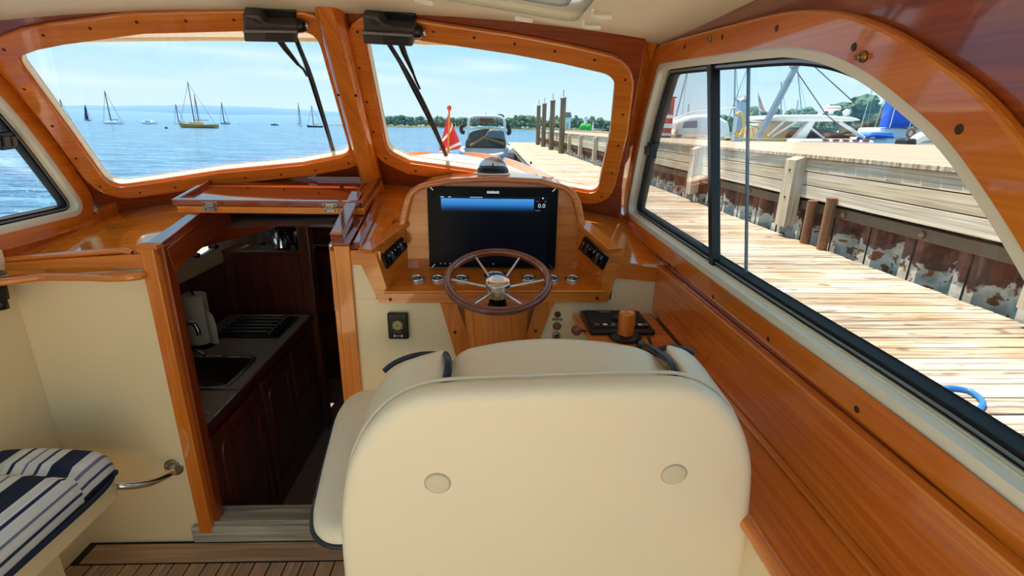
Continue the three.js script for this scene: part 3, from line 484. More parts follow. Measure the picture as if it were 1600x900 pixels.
{ // compass
  const p = onZ(770, 266, -1.98); const t = thing('compass', 'black domed marine compass on top of the console hood', 'compass', [p.x, p.y - 0.016, p.z]);
  local('base_ring', lathe([[0, 0], [0.078, 0], [0.08, 0.006], [0.074, 0.01], [0.066, 0.01]], V(0, 0, 0)), M.gelcoat, t);
  local('collar', lathe([[0.07, 0.01], [0.07, 0.02], [0.065, 0.03], [0.058, 0.034], [0.05, 0.03]], V(0, 0, 0)), M.black, t);
  local('card', [lathe([[0, 0.034], [0.044, 0.034], [0.046, 0.03], [0.044, 0.026], [0, 0.026]], V(0, 0, 0)), lathe([[0.003, 0.034], [0.002, 0.05], [0, 0.052]], V(0, 0, 0))], std(0x1b1d20, 0.5), t);
  const nums = []; for (let k = 0; k < 16; k++) { const a = k / 16 * 2 * Math.PI; nums.push(box(-0.0022, 0.0022, -0.004, 0.004, 0.0445, 0.047, 0).translate(0, 0.03, 0).rotateY(a)); }
  local('card_marks', nums, M.white, t);
  local('dome', lathe(Array.from({ length: 16 }, (_, i) => { const a = i / 15 * Math.PI / 2; return [0.0625 * Math.cos(a), 0.026 + 0.050 * Math.sin(a)]; }), V(0, 0, 0), V(0, 1, 0), 48), phys(0xb4bec6, 0.02, { transmission: 1, thickness: 0, clearcoat: 1, clearcoatRoughness: 0.01 }), t); t.scale.setScalar(0.88);
}
{ // breaker panel and buttons on the cream bulkhead
  const a = onZ(606, 487, BH), b = onZ(640, 527, BH), t = thing('monitor_panel', 'small black monitor panel with a round dial on the cream bulkhead', 'panel', [(a.x + b.x) / 2, b.y, BH]);
  part('case', box(a.x, b.x, b.y, a.y, BH, BH + 0.02, 0.006), M.black, t);
  const c = V((a.x + b.x) / 2 - 0.001, a.y - 0.044, BH + 0.02);
  part('dial_ring', lathe([[0.011, 0], [0.015, 0.001], [0.017, 0.002], [0.018, 0]], c, V(0, 0, 1)), std(0xb59a5c, 0.5), t);
  part('dial', disc(c.clone(), V(0, 0, 1), 0.0105, 0.0015), std(0xd8c48c, 0.5), t);
  for (let k = 0; k < 3; k++) part('dial_bar', box(-0.006, 0.006, -0.001, 0.001, 0, 0.0006, 0).translate(c.x, c.y - 0.004 + k * 0.004, c.z + 0.0016), M.black, t);
  for (let k = 0; k < 3; k++) part('indicator', disc(V((a.x + b.x) / 2 - 0.012 + 0.012 * k, b.y + 0.014, BH + 0.02), V(0, 0, 1), 0.0038, 0.002, 12), k === 1 ? M.greyLight : M.white, t);
  part('legend', [box(-0.014, 0.014, 0, 0.0016, 0, 0.0004, 0), box(-0.02, -0.014, 0.014, 0.0155, 0, 0.0004, 0), box(0.014, 0.02, 0.014, 0.0155, 0, 0.0004, 0)].map((g) => g.translate(c.x, c.y - 0.026, c.z + 0.0002)), std(0x8a8a88, 0.6), t);
  const r = onZ(871, 491, BH), q = thing('push_button', 'small red push button on the cream bulkhead above a tiny plate', 'button', r);
  part('collar', lathe([[0.008, 0], [0.011, 0.001], [0.011, 0.005], [0.0085, 0.006]], r, V(0, 0, 1)), std(0x521416, 0.4), q); part('cap', disc(r.clone(), V(0, 0, 1), 0.008, 0.009), std(0x8c2024, 0.3), q);
  const pl = onZ(871, 499, BH); const lp = thing('label_plate', 'tiny engraved dark plate below the red push button', 'label plate', pl); part('plate', box(pl.x - 0.018, pl.x + 0.018, pl.y - 0.004, pl.y + 0.004, BH, BH + 0.002, 0.001), std(0x3a3730, 0.5), lp); for (let k = 0; k < 5; k++) part('letter', box(pl.x - 0.014 + k * 0.006, pl.x - 0.0105 + k * 0.006, pl.y - 0.002, pl.y + 0.002, BH + 0.002, BH + 0.0024, 0), M.tan, lp);
  const b2 = onZ(870, 509, BH), t2 = thing('push_button', 'bronze-coloured round push button on the cream bulkhead', 'button', b2); part('collar', lathe([[0.011, 0], [0.0145, 0.001], [0.0145, 0.006], [0.011, 0.008]], b2, V(0, 0, 1)), M.brass, t2); part('cap', disc(b2.clone(), V(0, 0, 1), 0.011, 0.011), std(0x8a6440, 0.45), t2);
  const b3 = onZ(869, 524, BH), t3 = thing('key_switch', 'metal key switch below the bronze button on the cream bulkhead', 'switch', b3); part('collar', lathe([[0.009, 0], [0.0145, 0.001], [0.0145, 0.007], [0.009, 0.009]], b3, V(0, 0, 1)), M.steel, t3); part('core', disc(b3.clone(), V(0, 0, 1), 0.009, 0.009), std(0x4a4a46, 0.4), t3); part('slot', box(b3.x - 0.0012, b3.x + 0.0012, b3.y - 0.006, b3.y + 0.006, BH + 0.008, BH + 0.0098, 0), M.black, t3);
}
{ // side pod by the helm: wooden top, control panel, throttle
  const t = thing('control_pod', 'varnished wooden pod top beside the helm, forward end of the side shelf', 'pod', [0.43, 0.7, -1.5]);
  const q = (x, y) => { const p = onY(x, y, 1.03); return [p.x, -p.z]; };
  const o = rounded([[0.272, 1.64, 0], [0.278, 1.632, 0.004], [0.57, 1.64, 0], [0.57, 1.20, 0.005], [0.335, 1.20, 0.03]].map((p) => p), 0.004);
  part('top', wood(slab(rounded([[0.282, 1.645, 0.014], [0.568, 1.645, 0], [0.568, 1.21, 0.004], [0.335, 1.21, 0.03]], 0), null, 0.026, 0.009).rotateX(-Math.PI / 2).translate(0, 1.004, 0), 'x', 0.4), M.panelWood, t);
  part('side', box(0.35, 0.442, 0.5, 1.004, -1.64, -1.23, 0.01), M.cream, t);
  const c = thing('engine_control_panel', 'black control panel with lettered keypad lying on the side pod', 'control panel', [0.413, 1.031, -1.527]);
  part('base_plate', slab(rounded([[0.306, 1.622], [0.515, 1.622], [0.517, 1.437], [0.308, 1.437]], 0.008), null, 0.016, 0.005).rotateX(-Math.PI / 2).translate(0, 1.031, 0), M.black, c);
  part('keypad', slab(rounded([[0.322, 1.612], [0.502, 1.612], [0.504, 1.462], [0.322, 1.462]], 0.004), null, 0.006, 0.002).rotateX(-Math.PI / 2).translate(0, 1.045, 0), M.rubber, c);
  const cv = document.createElement('canvas'); cv.width = 256; cv.height = 64; const g = cv.getContext('2d'); g.fillStyle = '#060607'; g.fillRect(0, 0, 256, 64); g.fillStyle = '#e8e8e4'; g.font = 'bold 44px sans-serif'; g.textAlign = 'center'; g.fillText('YANMAR', 128, 48);
  const map = new THREE.CanvasTexture(cv); map.colorSpace = THREE.SRGBColorSpace; map.magFilter = THREE.LinearFilter;
  part('lettering', new THREE.PlaneGeometry(0.05, 0.015).rotateX(-Math.PI / 2).translate(0.385, 1.0518, -1.594), new THREE.MeshStandardMaterial({ map, roughness: 0.4 }), c);
  for (const [x, z, m] of [[0.338, -1.478, M.red], [0.364, -1.478, M.white], [0.39, -1.478, M.greyLight], [0.455, -1.478, M.greyLight], [0.478, -1.478, M.white], [0.495, -1.478, M.greyLight]]) part('key', box(x - 0.007, x + 0.007, 1.051, 1.0535, z - 0.006, z + 0.006, 0.001), m, c);
  part('dial', lathe([[0, 0.006], [0.013, 0.006], [0.015, 0.003], [0.016, 0], [0, 0]], V(0.41, 1.051, -1.53)), M.black, c);
  const k = onZ(979, 503, -1.42), h = thing('throttle_lever', 'throttle with a wooden cylinder grip on a black stem beside the helm', 'throttle', [k.x, 1.035, -1.42]);
  const yb = onZ(979, 525, -1.42).y, yt = onZ(979, 485, -1.42).y;
  part('grip', grain(lathe([[0, 0], [0.0225, 0], [0.025, 0.004], [0.026, yt - yb - 0.012], [0.0225, yt - yb], [0, yt - yb + 0.001]], V(k.x, yb, -1.42)), 'y', [0.3, 0.2]), M.varnish, h);
  part('stem', [bar([k.x, 1.04, -1.42], [k.x, yb, -1.42], 0.02, 0.018), lathe([[0, 0], [0.05, 0], [0.05, 0.008], [0.03, 0.012], [0, 0.012]], V(k.x, 1.033, -1.42))], M.black, h);
  const b = onZ(901, 516, -1.44), kn = thing('pull_knob', 'round dark wooden pull knob beside the black control panel', 'knob', [b.x, b.y - 0.04, -1.44]);
  part('ball', new THREE.SphereGeometry(0.017, 24, 16).translate(b.x, b.y, -1.44), M.wheelWood, kn); part('stem', bar([b.x, b.y, -1.44], [b.x + 0.05, b.y - 0.03, -1.5], 0.005), M.steel, kn);
  const gp = onY(1003, 533, 1.05), gb = thing('green_button', 'green capped push button at the foot of the throttle', 'button', [gp.x, 1.031, gp.z]); part('collar', lathe([[0.014, 0], [0.014, 0.008], [0.01, 0.01]], V(gp.x, 1.031, gp.z)), M.black, gb); part('cap', disc(V(gp.x, 1.036, gp.z), V(0, 1, 0), 0.0105, 0.013), std(0x1f7a5a, 0.3), gb);
  const op = onY(1011, 540, 1.05), ob = thing('orange_button', 'orange capped push button beside the green one', 'button', [op.x, 1.031, op.z]); part('collar', lathe([[0.012, 0], [0.012, 0.007], [0.009, 0.009]], V(op.x, 1.031, op.z)), M.black, ob); part('cap', disc(V(op.x, 1.036, op.z), V(0, 1, 0), 0.009, 0.012), M.orange, ob);
  const tp = onY(1014, 538, 1.055), tg = thing('toggle_switch', 'black toggle lever beside the green button, leaning to the seat', 'switch', [tp.x + 0.01, 1.031, tp.z]); part('lever', bar([tp.x + 0.012, 1.035, tp.z + 0.02], [tp.x, 1.075, tp.z - 0.02], 0.005, 0.004), M.black, tg); part('boot', disc(V(tp.x + 0.012, 1.031, tp.z + 0.02), V(0, 1, 0), 0.012, 0.01), M.rubber, tg);
}

// ================================================================ WIPERS
for (const [n, px, who] of [[1, { body: [[385, 3], [468, 10], [468, 46], [388, 44]], knob: [471, 30], arm: [[428, 50], [446, 76], [466, 101]], link: [[466, 101], [474, 108], [480, 119]], blade: [[461, 57], [470, 80], [483, 112], [505, 182], [521, 238]] }, 'seaward'],
  [2, { body: [[577, 4], [655, 16], [655, 52], [580, 48]], knob: [658, 39], arm: [[622, 55], [632, 84], [645, 113]], link: [[645, 113], [650, 126], [656, 139]], blade: [[604, 63], [618, 85], [645, 130], [668, 175], [697, 243]] }, 'dockside']]) {
  const P = n === 1 ? wsL : wsR; const c = px.body.map(([x, y]) => P.seen(x, y)); const ctr = [0, 1].map((k) => c.reduce((s, p) => s + p[k], 0) / 4);
  const t = thing('wiper_motor', `dark plastic wiper motor housing above the ${who} windshield pane`, 'wiper motor', P.at(ctr[0], ctr[1], 0.02));
  const L = [c[0], c[1], c[2], c[3]], lerp = (a, b, s) => [a[0] + (b[0] - a[0]) * s, a[1] + (b[1] - a[1]) * s];
  part('back_plate', P.place(slab(rounded([L[0], lerp(L[0], L[1], 0.95), lerp(L[3], L[2], 0.95), L[3]], 0.006), null, 0.03, 0.003), 0.0), M.black, t);
  const low = [lerp(L[0], L[3], 0.5), lerp(L[1], L[2], 0.42), L[2], L[3]];
  const cov = part('cover', P.place(slab(rounded(low, 0.008), null, 0.075, 0.01), 0.018), M.greyPlastic, t);
  part('cover_top', P.place(slab(rounded([L[0], lerp(L[0], L[1], 0.3), lerp(lerp(L[0], L[1], 0.42), lerp(L[3], L[2], 0.42), 0.35), lerp(L[1], L[2], 0.3), lerp(L[1], L[2], 0.6), lerp(L[0], L[3], 0.6)], 0.006), null, 0.06, 0.008), 0.02), M.greyPlastic, t);
  for (let k = 0; k < 4; k++) { const a = lerp(lerp(L[0], L[3], 0.62 + k * 0.09), lerp(L[1], L[2], 0.62 + k * 0.09), 0.42), b = lerp(lerp(L[0], L[3], 0.62 + k * 0.09), lerp(L[1], L[2], 0.62 + k * 0.09), 0.93); part('rib', bar(P.at(a[0], a[1], 0.0935), P.at(b[0], b[1], 0.0935), 0.002), M.black, cov); }
  part('edge_band', P.place(slab([lerp(L[0], L[3], 0.5), lerp(L[1], L[2], 0.42), lerp(L[1], L[2], 0.5), lerp(L[0], L[3], 0.6)].map((p) => p), null, 0.004, 0.001), 0.0925), M.greyLight, cov);
  const kq = P.seen(...px.knob); part('end_cap', lathe([[0, 0.03], [0.014, 0.028], [0.02, 0.02], [0.021, 0]], P.at(kq[0] - 0.012, kq[1], 0.045), P.u, 20), M.black, t); part('knob', lathe([[0, 0.012], [0.007, 0.012], [0.008, 0.006], [0.006, 0]], P.at(kq[0] + 0.014, kq[1], 0.045), P.u, 16), M.chrome, t);
  // arm and blade sweep the outside of the glass
  const onG = ([x, y], h = -0.05) => { const Q = new Plane(P.at(0, 0, h), P.u, P.v, P.n); return Q.px(x, y); };
  const b0 = onG(px.arm[0]), w = thing('windshield_wiper', `black wiper arm and blade hanging outside the ${who} windshield pane`, 'wiper', b0);
  const A = px.arm.map((p) => onG(p, -0.055)), K = px.link.map((p) => onG(p, -0.05)), Bl = px.blade.map((p) => onG(p, -0.04));
  const up = onG([px.arm[0][0] - 3, px.arm[0][1] - 18], -0.055);
  part('arm', [bar(up, A[0], 0.013, 0.013), bar(A[0], A[1], 0.013, 0.010), bar(A[1], A[2], 0.010, 0.006)], M.black, w);
  part('link', [bar(K[0], K[1], 0.0045), bar(K[1], K[2], 0.0045)], M.black, w);
  const bl = part('blade', tube(Bl, 0.0085, false, 30, 6), M.rubber, w);
  const yo = P.n.clone().multiplyScalar(0.018);
  part('yoke', [tube([Bl[1].clone(), Bl[2].clone().add(yo), Bl[3].clone().add(yo), Bl[4].clone()], 0.006, false, 20, 6)], M.black, bl);
  for (let k = 0; k < 5; k++) { const q = Bl[2].clone().lerp(Bl[3], 0.1 + k * 0.2); part('yoke_clip', bar(q, q.clone().add(yo), 0.004), M.black, bl); }
}

// ================================================================ HELM SEAT
{
  const t = thing('helm_chair', 'cream vinyl helm seat seen from behind with navy piping and two buttons', 'seat', [0.09, SOLE, -0.95]);
  const zb = -0.70, P = planeOf(V(0, 1, zb), V(1, 0, 0), V(0, 1, 0.10));
  const o = rounded([[556, 1010, 0.05], [537, 830, 0], [539, 770, 0], [546, 722, 0], [560, 685, 0], [583, 650, 0], [613, 622, 0], [650, 604, 0], [695, 595, 0], [850, 589, 0], [1045, 583, 0], [1085, 592, 0], [1115, 608, 0], [1140, 632, 0], [1156, 665, 0], [1166, 705, 0], [1166, 745, 0], [1158, 840, 0], [1140, 1010, 0.05]].map(([x, y, r]) => P.seen(x, y, r)), 0.02);
  const sm = smoothRing(o, 3);
  const back = part('back_panel', P.place(slabSoft(sm, 0.045, 0.02), -0.012), M.vinyl, t);
  for (const [x, y] of [[687, 731], [1043, 718]]) { const q = P.seen(x, y); part('button', lathe([[0, 0.0042], [0.016, 0.004], [0.0188, 0.003], [0.0198, 0.0], [0.019, -0.003], [0, -0.003]], P.at(q[0], q[1], 0.0325), P.n, 32), M.button, back); part('button_seam', lathe([[0.0195, -0.001], [0.0205, 0.0006], [0.0218, -0.001]], P.at(q[0], q[1], 0.033), P.n, 32), std(0x8e7a5c, 0.6), back); }
  part('panel_welt', tube(sm.filter((p) => p[1] > -0.02).map((p) => P.at(p[0], p[1], -0.006)), 0.003, false, 120, 8), M.vinyl, t);
  // the padding in front of the back panel: a centre roll and two side bolsters, deep and soft
  const zc = -0.84, C = planeOf(V(0, 1, zc), V(1, 0, 0), V(0, 1, 0.10));
  const pad = (pts, depth, soft, name, h) => part(name, C.place(slabSoft(smoothRing(rounded(pts.map(([x, y, r]) => C.seen(x, y, r)), 0.02), 2), depth, soft), h), M.vinyl, t);
  pad([[700, 700, 0], [697, 583, 0.02], [720, 562, 0.03], [790, 548, 0.1], [870, 543, 0.1], [950, 548, 0.1], [1015, 559, 0.05], [1050, 580, 0.03], [1055, 700, 0]], 0.24, 0.075, 'centre_roll', -0.09);
  pad([[572, 900, 0], [561, 760, 0.05], [563, 670, 0.06], [585, 610, 0.06], [628, 574, 0.05], [697, 556, 0.015], [697, 720, 0], [697, 900, 0]], 0.21, 0.06, 'side_bolster', -0.07);
  pad([[1050, 900, 0], [1047, 690, 0], [1046, 548, 0.015], [1082, 556, 0.04], [1112, 588, 0.05], [1134, 640, 0.06], [1138, 720, 0.06], [1105, 900, 0]], 0.21, 0.06, 'side_bolster', -0.07);
  const pipe = (pts, r = 0.0055) => part('piping', tube(pts, r, false, 40, 8), M.piping, t);
  const at = (x, y, z) => onZ(x, y, z);
  pipe([at(697, 594, -0.745), at(700, 578, -0.75), at(700, 565, -0.77), at(697, 556, -0.82), at(695, 554, -0.86), at(693, 556, -0.92)], 0.007);
  pipe([at(1056, 583, -0.745), at(1052, 572, -0.765), at(1043, 562, -0.80), at(1030, 552, -0.84), at(1018, 544, -0.88), at(1008, 541, -0.93)], 0.007);
  pipe([at(694, 557, -0.90), at(680, 553, -0.92), at(655, 554, -0.925), at(632, 560, -0.925), at(612, 570, -0.92), at(600, 580, -0.915)]);
  pipe([at(1030, 546, -0.92), at(1048, 542, -0.925), at(1066, 545, -0.925), at(1084, 552, -0.92)]);
  // seat cushion, its side and rear corner showing past the back
  const ys = 0.85;
  const S = (x, y) => { const p = onY(x, y, ys); return [p.x, -p.z]; };
  const l = [S(566, 612), S(540, 624), S(524, 648), S(505, 720), S(488, 795), S(489, 822), S(510, 841)];
  const out = [...l, [0.10, l[6][1]], [0.425, 0.85], [0.425, 1.36], [0.10, l[0][1] + 0.01]];
  const ring = smoothRing(rounded(out.map((p) => [...p, 0.03]), 0.03), 1);
  const cushion = part('seat_cushion', slabSoft(ring, 0.07, 0.034).rotateX(-Math.PI / 2).translate(0, ys - 0.05, 0), M.vinyl, t);
  part('seat_piping', tube(ring.filter((p) => p[0] < 0.0).sort((a, b) => a[1] - b[1]).map((p) => V(p[0] - 0.003, ys - 0.022, -p[1])), 0.006, false, 80, 8), M.piping, t);
  part('seat_base', box(-0.24, 0.38, 0.66, ys - 0.045, -1.33, -0.86, 0.02), M.gelcoat, t);
  part('pedestal', [lathe([[0.16, 0], [0.17, 0.01], [0.09, 0.03], [0.07, 0.06], [0.07, 0.6], [0.12, 0.63], [0, 0.63]], V(0.06, SOLE, -1.06))], M.gelcoat, t);
}
function smoothRing(pts, times) { let p = pts; for (let k = 0; k < times; k++) { const q = []; for (let i = 0; i < p.length; i++) { const a = p[i], b = p[(i + 1) % p.length], d = Math.hypot(a[0] - b[0], a[1] - b[1]); if (d < 0.006) { q.push([a[0], a[1]]); continue; } q.push([a[0] * 0.75 + b[0] * 0.25, a[1] * 0.75 + b[1] * 0.25], [a[0] * 0.25 + b[0] * 0.75, a[1] * 0.25 + b[1] * 0.75]); } p = q.filter((v, i) => { const w = q[(i + 1) % q.length]; return Math.hypot(v[0] - w[0], v[1] - w[1]) > 0.0008; }); } return p; }
// an outline with softly rounded front and back edges; local z from 0 to depth
function slabSoft(ring, depth, r, n = 14) {
  const q = Math.min(r, depth * 0.499), N = ring.length; let A = 0, cx = 0, cy = 0;
  for (let i = 0; i < N; i++) { const a = ring[i], b = ring[(i + 1) % N], k = a[0] * b[1] - b[0] * a[1]; A += k; cx += (a[0] + b[0]) * k; cy += (a[1] + b[1]) * k; } cx /= 3 * A; cy /= 3 * A;
  const pts = A > 0 ? ring : ring.slice().reverse();
  const dist = (x, y) => { let m = 1e9; for (let i = 0; i < N; i++) { const a = pts[i], b = pts[(i + 1) % N], ux = b[0] - a[0], uy = b[1] - a[1], t = Math.max(0, Math.min(1, ((x - a[0]) * ux + (y - a[1]) * uy) / (ux * ux + uy * uy + 1e-12))); m = Math.min(m, (x - a[0] - ux * t) ** 2 + (y - a[1] - uy * t) ** 2); } return Math.sqrt(m); };
  const p = [], uv = [], ix = [], row = n + 1; const half = [[], []];
  for (const f of [0, 1]) { const start = p.length / 3; half[f] = start; for (let i = 0; i < N; i++) for (let k = 0; k <= n; k++) { const s = k === n ? 1 : (k / n) ** 2.3, x = pts[i][0] + (cx - pts[i][0]) * s, y = pts[i][1] + (cy - pts[i][1]) * s, d = Math.min(q, dist(x, y)), e = q * Math.sqrt(Math.max(0, 1 - (1 - d / q) ** 2)); p.push(x, y, f ? depth - q + e : q - e); uv.push(x / 0.3, y / 0.3); } for (let i = 0; i < N; i++) for (let k = 0; k < n; k++) { const a = start + i * row + k, b = start + ((i + 1) % N) * row + k; if (f) ix.push(a, b, a + 1, a + 1, b, b + 1); else ix.push(a, a + 1, b, b, a + 1, b + 1); } }
  for (let i = 0; i < N; i++) { const j = (i + 1) % N, a = half[0] + i * row, b = half[0] + j * row, c = half[1] + i * row, d = half[1] + j * row; ix.push(a, b, c, c, b, d); }
  const g = new THREE.BufferGeometry(); g.setAttribute('position', new THREE.Float32BufferAttribute(p, 3)); g.setAttribute('uv', new THREE.Float32BufferAttribute(uv, 2)); g.setIndex(ix);
  // one normal for all copies of the middle point
  g.computeVertexNormals(); const nn = g.attributes.normal; for (const f of [0, 1]) for (let i = 0; i < N; i++) nn.setXYZ(half[f] + i * row + n, 0, 0, f ? 1 : -1);
  return g;
}

// ================================================================ SETTEE, GRAB RAIL, CUP HOLDER on the seaward side
{
  const x0 = -1.597, x1 = -1.245, zf = -1.445, yt = 0.642, yb = 0.53;
  const t = thing('settee', 'cream settee base cantilevered along the seaward side of the cabin', 'settee', [-1.45, SOLE, -1.0]);
  part('seat_pan', slabSoft(rounded([[x0, -0.3], [x1, -0.3], [x1 + 0.008, 1.42, 0.03], [x1 - 0.04, 1.462, 0.04], [x0, 1.462]], 0.01), 0.075, 0.012).rotateX(-Math.PI / 2).translate(0, 0.45, 0), M.cream, t);
  part('front_board', box(x0, -1.43, SOLE, 0.452, -1.36, 0.3, 0.004), M.cream, t);
  const stripes = tex(1024, 256, (u, v) => {
    const n = (fbm(u, v, 80, 60, 31, 2) - 0.5) * 26; const seq = v > 0.70 ? 0.295 : 0; const x = mod(u + seq, 1) * 0.60; // metres across
    let c = [236, 238, 244]; const line = (a, b, k) => { if (x > a && x < b) c = k; };
    const dark = [26, 40, 72], blue = [66, 84, 128], mid = [122, 134, 166];
    line(0.0, 0.07, dark); line(0.105, 0.113, mid); line(0.142, 0.154, [36, 50, 92]); line(0.186, 0.194, mid); line(0.225, 0.290, dark); line(0.325, 0.336, [36, 50, 92]); line(0.366, 0.374, mid); line(0.402, 0.412, [36, 50, 92]); line(0.44, 0.50, dark); line(0.53, 0.54, mid); line(0.566, 0.576, blue);
    return [c[0] + n, c[1] + n, c[2] + n];
  });
  const fabric = new THREE.MeshPhysicalMaterial({ map: stripes, roughness: 0.9, sheen: 0.3, bumpMap: leather, bumpScale: 0.0004 });
  // a boxed cushion: stripes run fore and aft over the top and on down the side
  const c = thing('cushion', 'navy and white striped fabric cushion on the settee', 'cushion', [-1.43, 0.526, -0.7]);
  const N = 40, L = 34, pos = [], uv = [], idx = []; const zEnd = 0.25;
  const prof = []; // from the wall across the top and down the side
  const W = x1 + 0.005 - x0, Hc = yt - yb + 0.0;
  const addP = (x, y) => prof.push([x, y]);
  for (let i = 0; i <= 14; i++) { const s = i / 14; addP(x0 + s * (W - 0.05), yt + 0.012 * Math.sin(Math.PI * s)); }
  for (let i = 1; i <= 8; i++) { const a = i / 8 * Math.PI / 2; addP(x0 + W - 0.05 + 0.05 * Math.sin(a), yt - 0.045 + 0.045 * Math.cos(a)); }
  for (let i = 1; i <= 5; i++) addP(x0 + W + 0.004 * Math.sin(i / 5 * Math.PI), yt - 0.045 - i / 5 * (Hc - 0.047));
  addP(x0 + W - 0.02, yb - 0.0); addP(x0, yb);
  const zs = []; for (let j = 0; j <= L; j++) { const s = j / L; zs.push(zf + (zEnd - zf) * s ** 2.2); }
  let acc = [0]; for (let i = 1; i < prof.length; i++) acc.push(acc[i - 1] + Math.hypot(prof[i][0] - prof[i - 1][0], prof[i][1] - prof[i - 1][1]));
  zs.forEach((z, j) => prof.forEach(([x, y], i) => { const e = Math.min(1, (z - zf) / 0.05), k = Math.sqrt(Math.max(0, 1 - (1 - e) ** 2)); const yy = yb + (y - yb) * (0.35 + 0.65 * k), xx = x - (x > x0 + W - 0.1 ? 0.02 * (1 - k) : 0); const tuft = -0.02 * Math.exp(-(((z + 1.30) / 0.012) ** 2)) * (y > yt - 0.01 ? 1 : 0.15); pos.push(xx, yy + tuft, z); uv.push(acc[i] / 0.60, z < -1.30 ? 0.85 : 0.3); }));
  const n = prof.length; for (let j = 0; j < L; j++) for (let i = 0; i < n - 1; i++) { const a = j * n + i; idx.push(a, a + n, a + 1, a + 1, a + n, a + n + 1); }
  const cap = pos.length / 3; const zc0 = zs[0]; pos.push((x0 + x1) / 2, (yt + yb) / 2, zc0); uv.push(0.3, 0.85); for (let i = 0; i < n - 1; i++) idx.push(cap, i, i + 1);
  const g = new THREE.BufferGeometry(); g.setAttribute('position', new THREE.Float32BufferAttribute(pos, 3)); g.setAttribute('uv', new THREE.Float32BufferAttribute(uv, 2)); g.setIndex(idx); g.computeVertexNormals();
  part('cover', g, fabric, c);
  part('edge_welt', tube([[x1 + 0.012, yb + 0.004, 0.25], [x1 + 0.012, yb + 0.004, -1.0], [x1 + 0.010, yb + 0.004, -1.40], [x1 - 0.03, yb + 0.004, zf - 0.004], [-1.5, yb + 0.004, zf - 0.004], [x0, yb + 0.004, zf - 0.004]], 0.008, false, 60, 8), M.navy, c);
  part('cushion_base', box(x0, x1 + 0.004, yb - 0.004, yb + 0.012, zf, 0.25, 0.004), M.navy, c);

  const fl = onZ(272, 730, BH), r = thing('grab_rail', 'polished stainless grab rail from the settee to the cream bulkhead', 'rail', [fl.x, fl.y, BH]);
  part('flange', lathe([[0, 0.006], [0.03, 0.005], [0.036, 0.002], [0.036, 0], [0, 0]], V(fl.x, fl.y, BH), V(0, 0, 1), 32), M.steel, r);
  for (const a of [0.6, 2.7, 4.8]) part('screw', disc(V(fl.x + 0.026 * Math.cos(a), fl.y + 0.026 * Math.sin(a), BH + 0.005), V(0, 0, 1), 0.004, 0.0015, 10), M.chrome, r);
  const e0 = onZ(268, 738, BH + 0.05), e1 = onZ(240, 752, -1.53), e2 = onZ(210, 758, -1.485), e3 = onZ(184, 759, -1.46);
  part('tube', tube([V(fl.x, fl.y, BH), V(fl.x - 0.002, fl.y, BH + 0.03), e0, e1, e2, e3, e3.clone().add(V(-0.1, 0.0, 0.01))], 0.0135, false, 60, 16), M.chrome, r);
}
{
  const z = -1.60, a = onZ(222, 424, z), y = a.y - 0.032;
  const t = thing('cup_holder_rack', 'varnished wooden rack with a round cup hole on the seaward bulkhead', 'rack', [-1.4, y, BH]);
  const X = (px) => onZ(px, 430, z).x;
  const out = rounded([[X(221), 1.612, 0.012], [X(205), 1.585, 0.02], [X(170), 1.575, 0.03], [X(140), 1.585, 0.03], [X(65), 1.585, 0.03], [X(35), 1.53, 0.05], [X(-40), 1.48, 0.05], [X(-150), 1.50, 0.05], [X(-160), 1.648, 0], [X(62), 1.648, 0.004], [X(66), 1.61, 0.01], [X(160), 1.612, 0.02], [X(168), 1.63, 0.01], [X(221), 1.63, 0.012]], 0.02);
  const hc = [X(-12), 1.565], hole = Array.from({ length: 32 }, (_, i) => [hc[0] + 0.055 * Math.cos(i / 32 * 2 * Math.PI), hc[1] + 0.05 * Math.sin(i / 32 * 2 * Math.PI)]);
  part('plank', wood(slab(out, hole, 0.024, 0.008).rotateX(-Math.PI / 2).translate(0, y, 0), 'x', 0.3), M.varnish, t);
  part('hole_ring', lathe([[0.05, 0], [0.052, 0.004], [0.057, 0.004], [0.059, 0]], V(hc[0], y + 0.023, -hc[1])), std(0x3c4654, 0.3), t);
  part('cup_liner', lathe([[0.052, 0.02], [0.05, -0.03], [0.048, -0.06], [0, -0.06]], V(hc[0], y, -hc[1])), M.rubber, t);
  part('bracket', wood(box(X(-160), onZ(10, 490, BH + 0.02).x, onZ(8, 504, BH + 0.02).y, onZ(8, 470, BH + 0.02).y, BH, BH + 0.02, 0.006), 'y', 0.4), M.varnish, t);
  part('knob', disc(V(X(4), y - 0.088, -1.57), V(0, 1, 0), 0.016, 0.03), M.black, t);
}

const liningP = planeOf(V(-1.622, 1.0, -2.9), V(0, 0, -1), V(0.06, 1, 0)), portC = liningP.to2(V(-1.62, 1.035, -2.74));
const port = (a, b) => Array.from({ length: 48 }, (_, i) => [portC[0] + a * Math.cos(i / 48 * 2 * Math.PI), portC[1] + b * Math.sin(i / 48 * 2 * Math.PI)]);
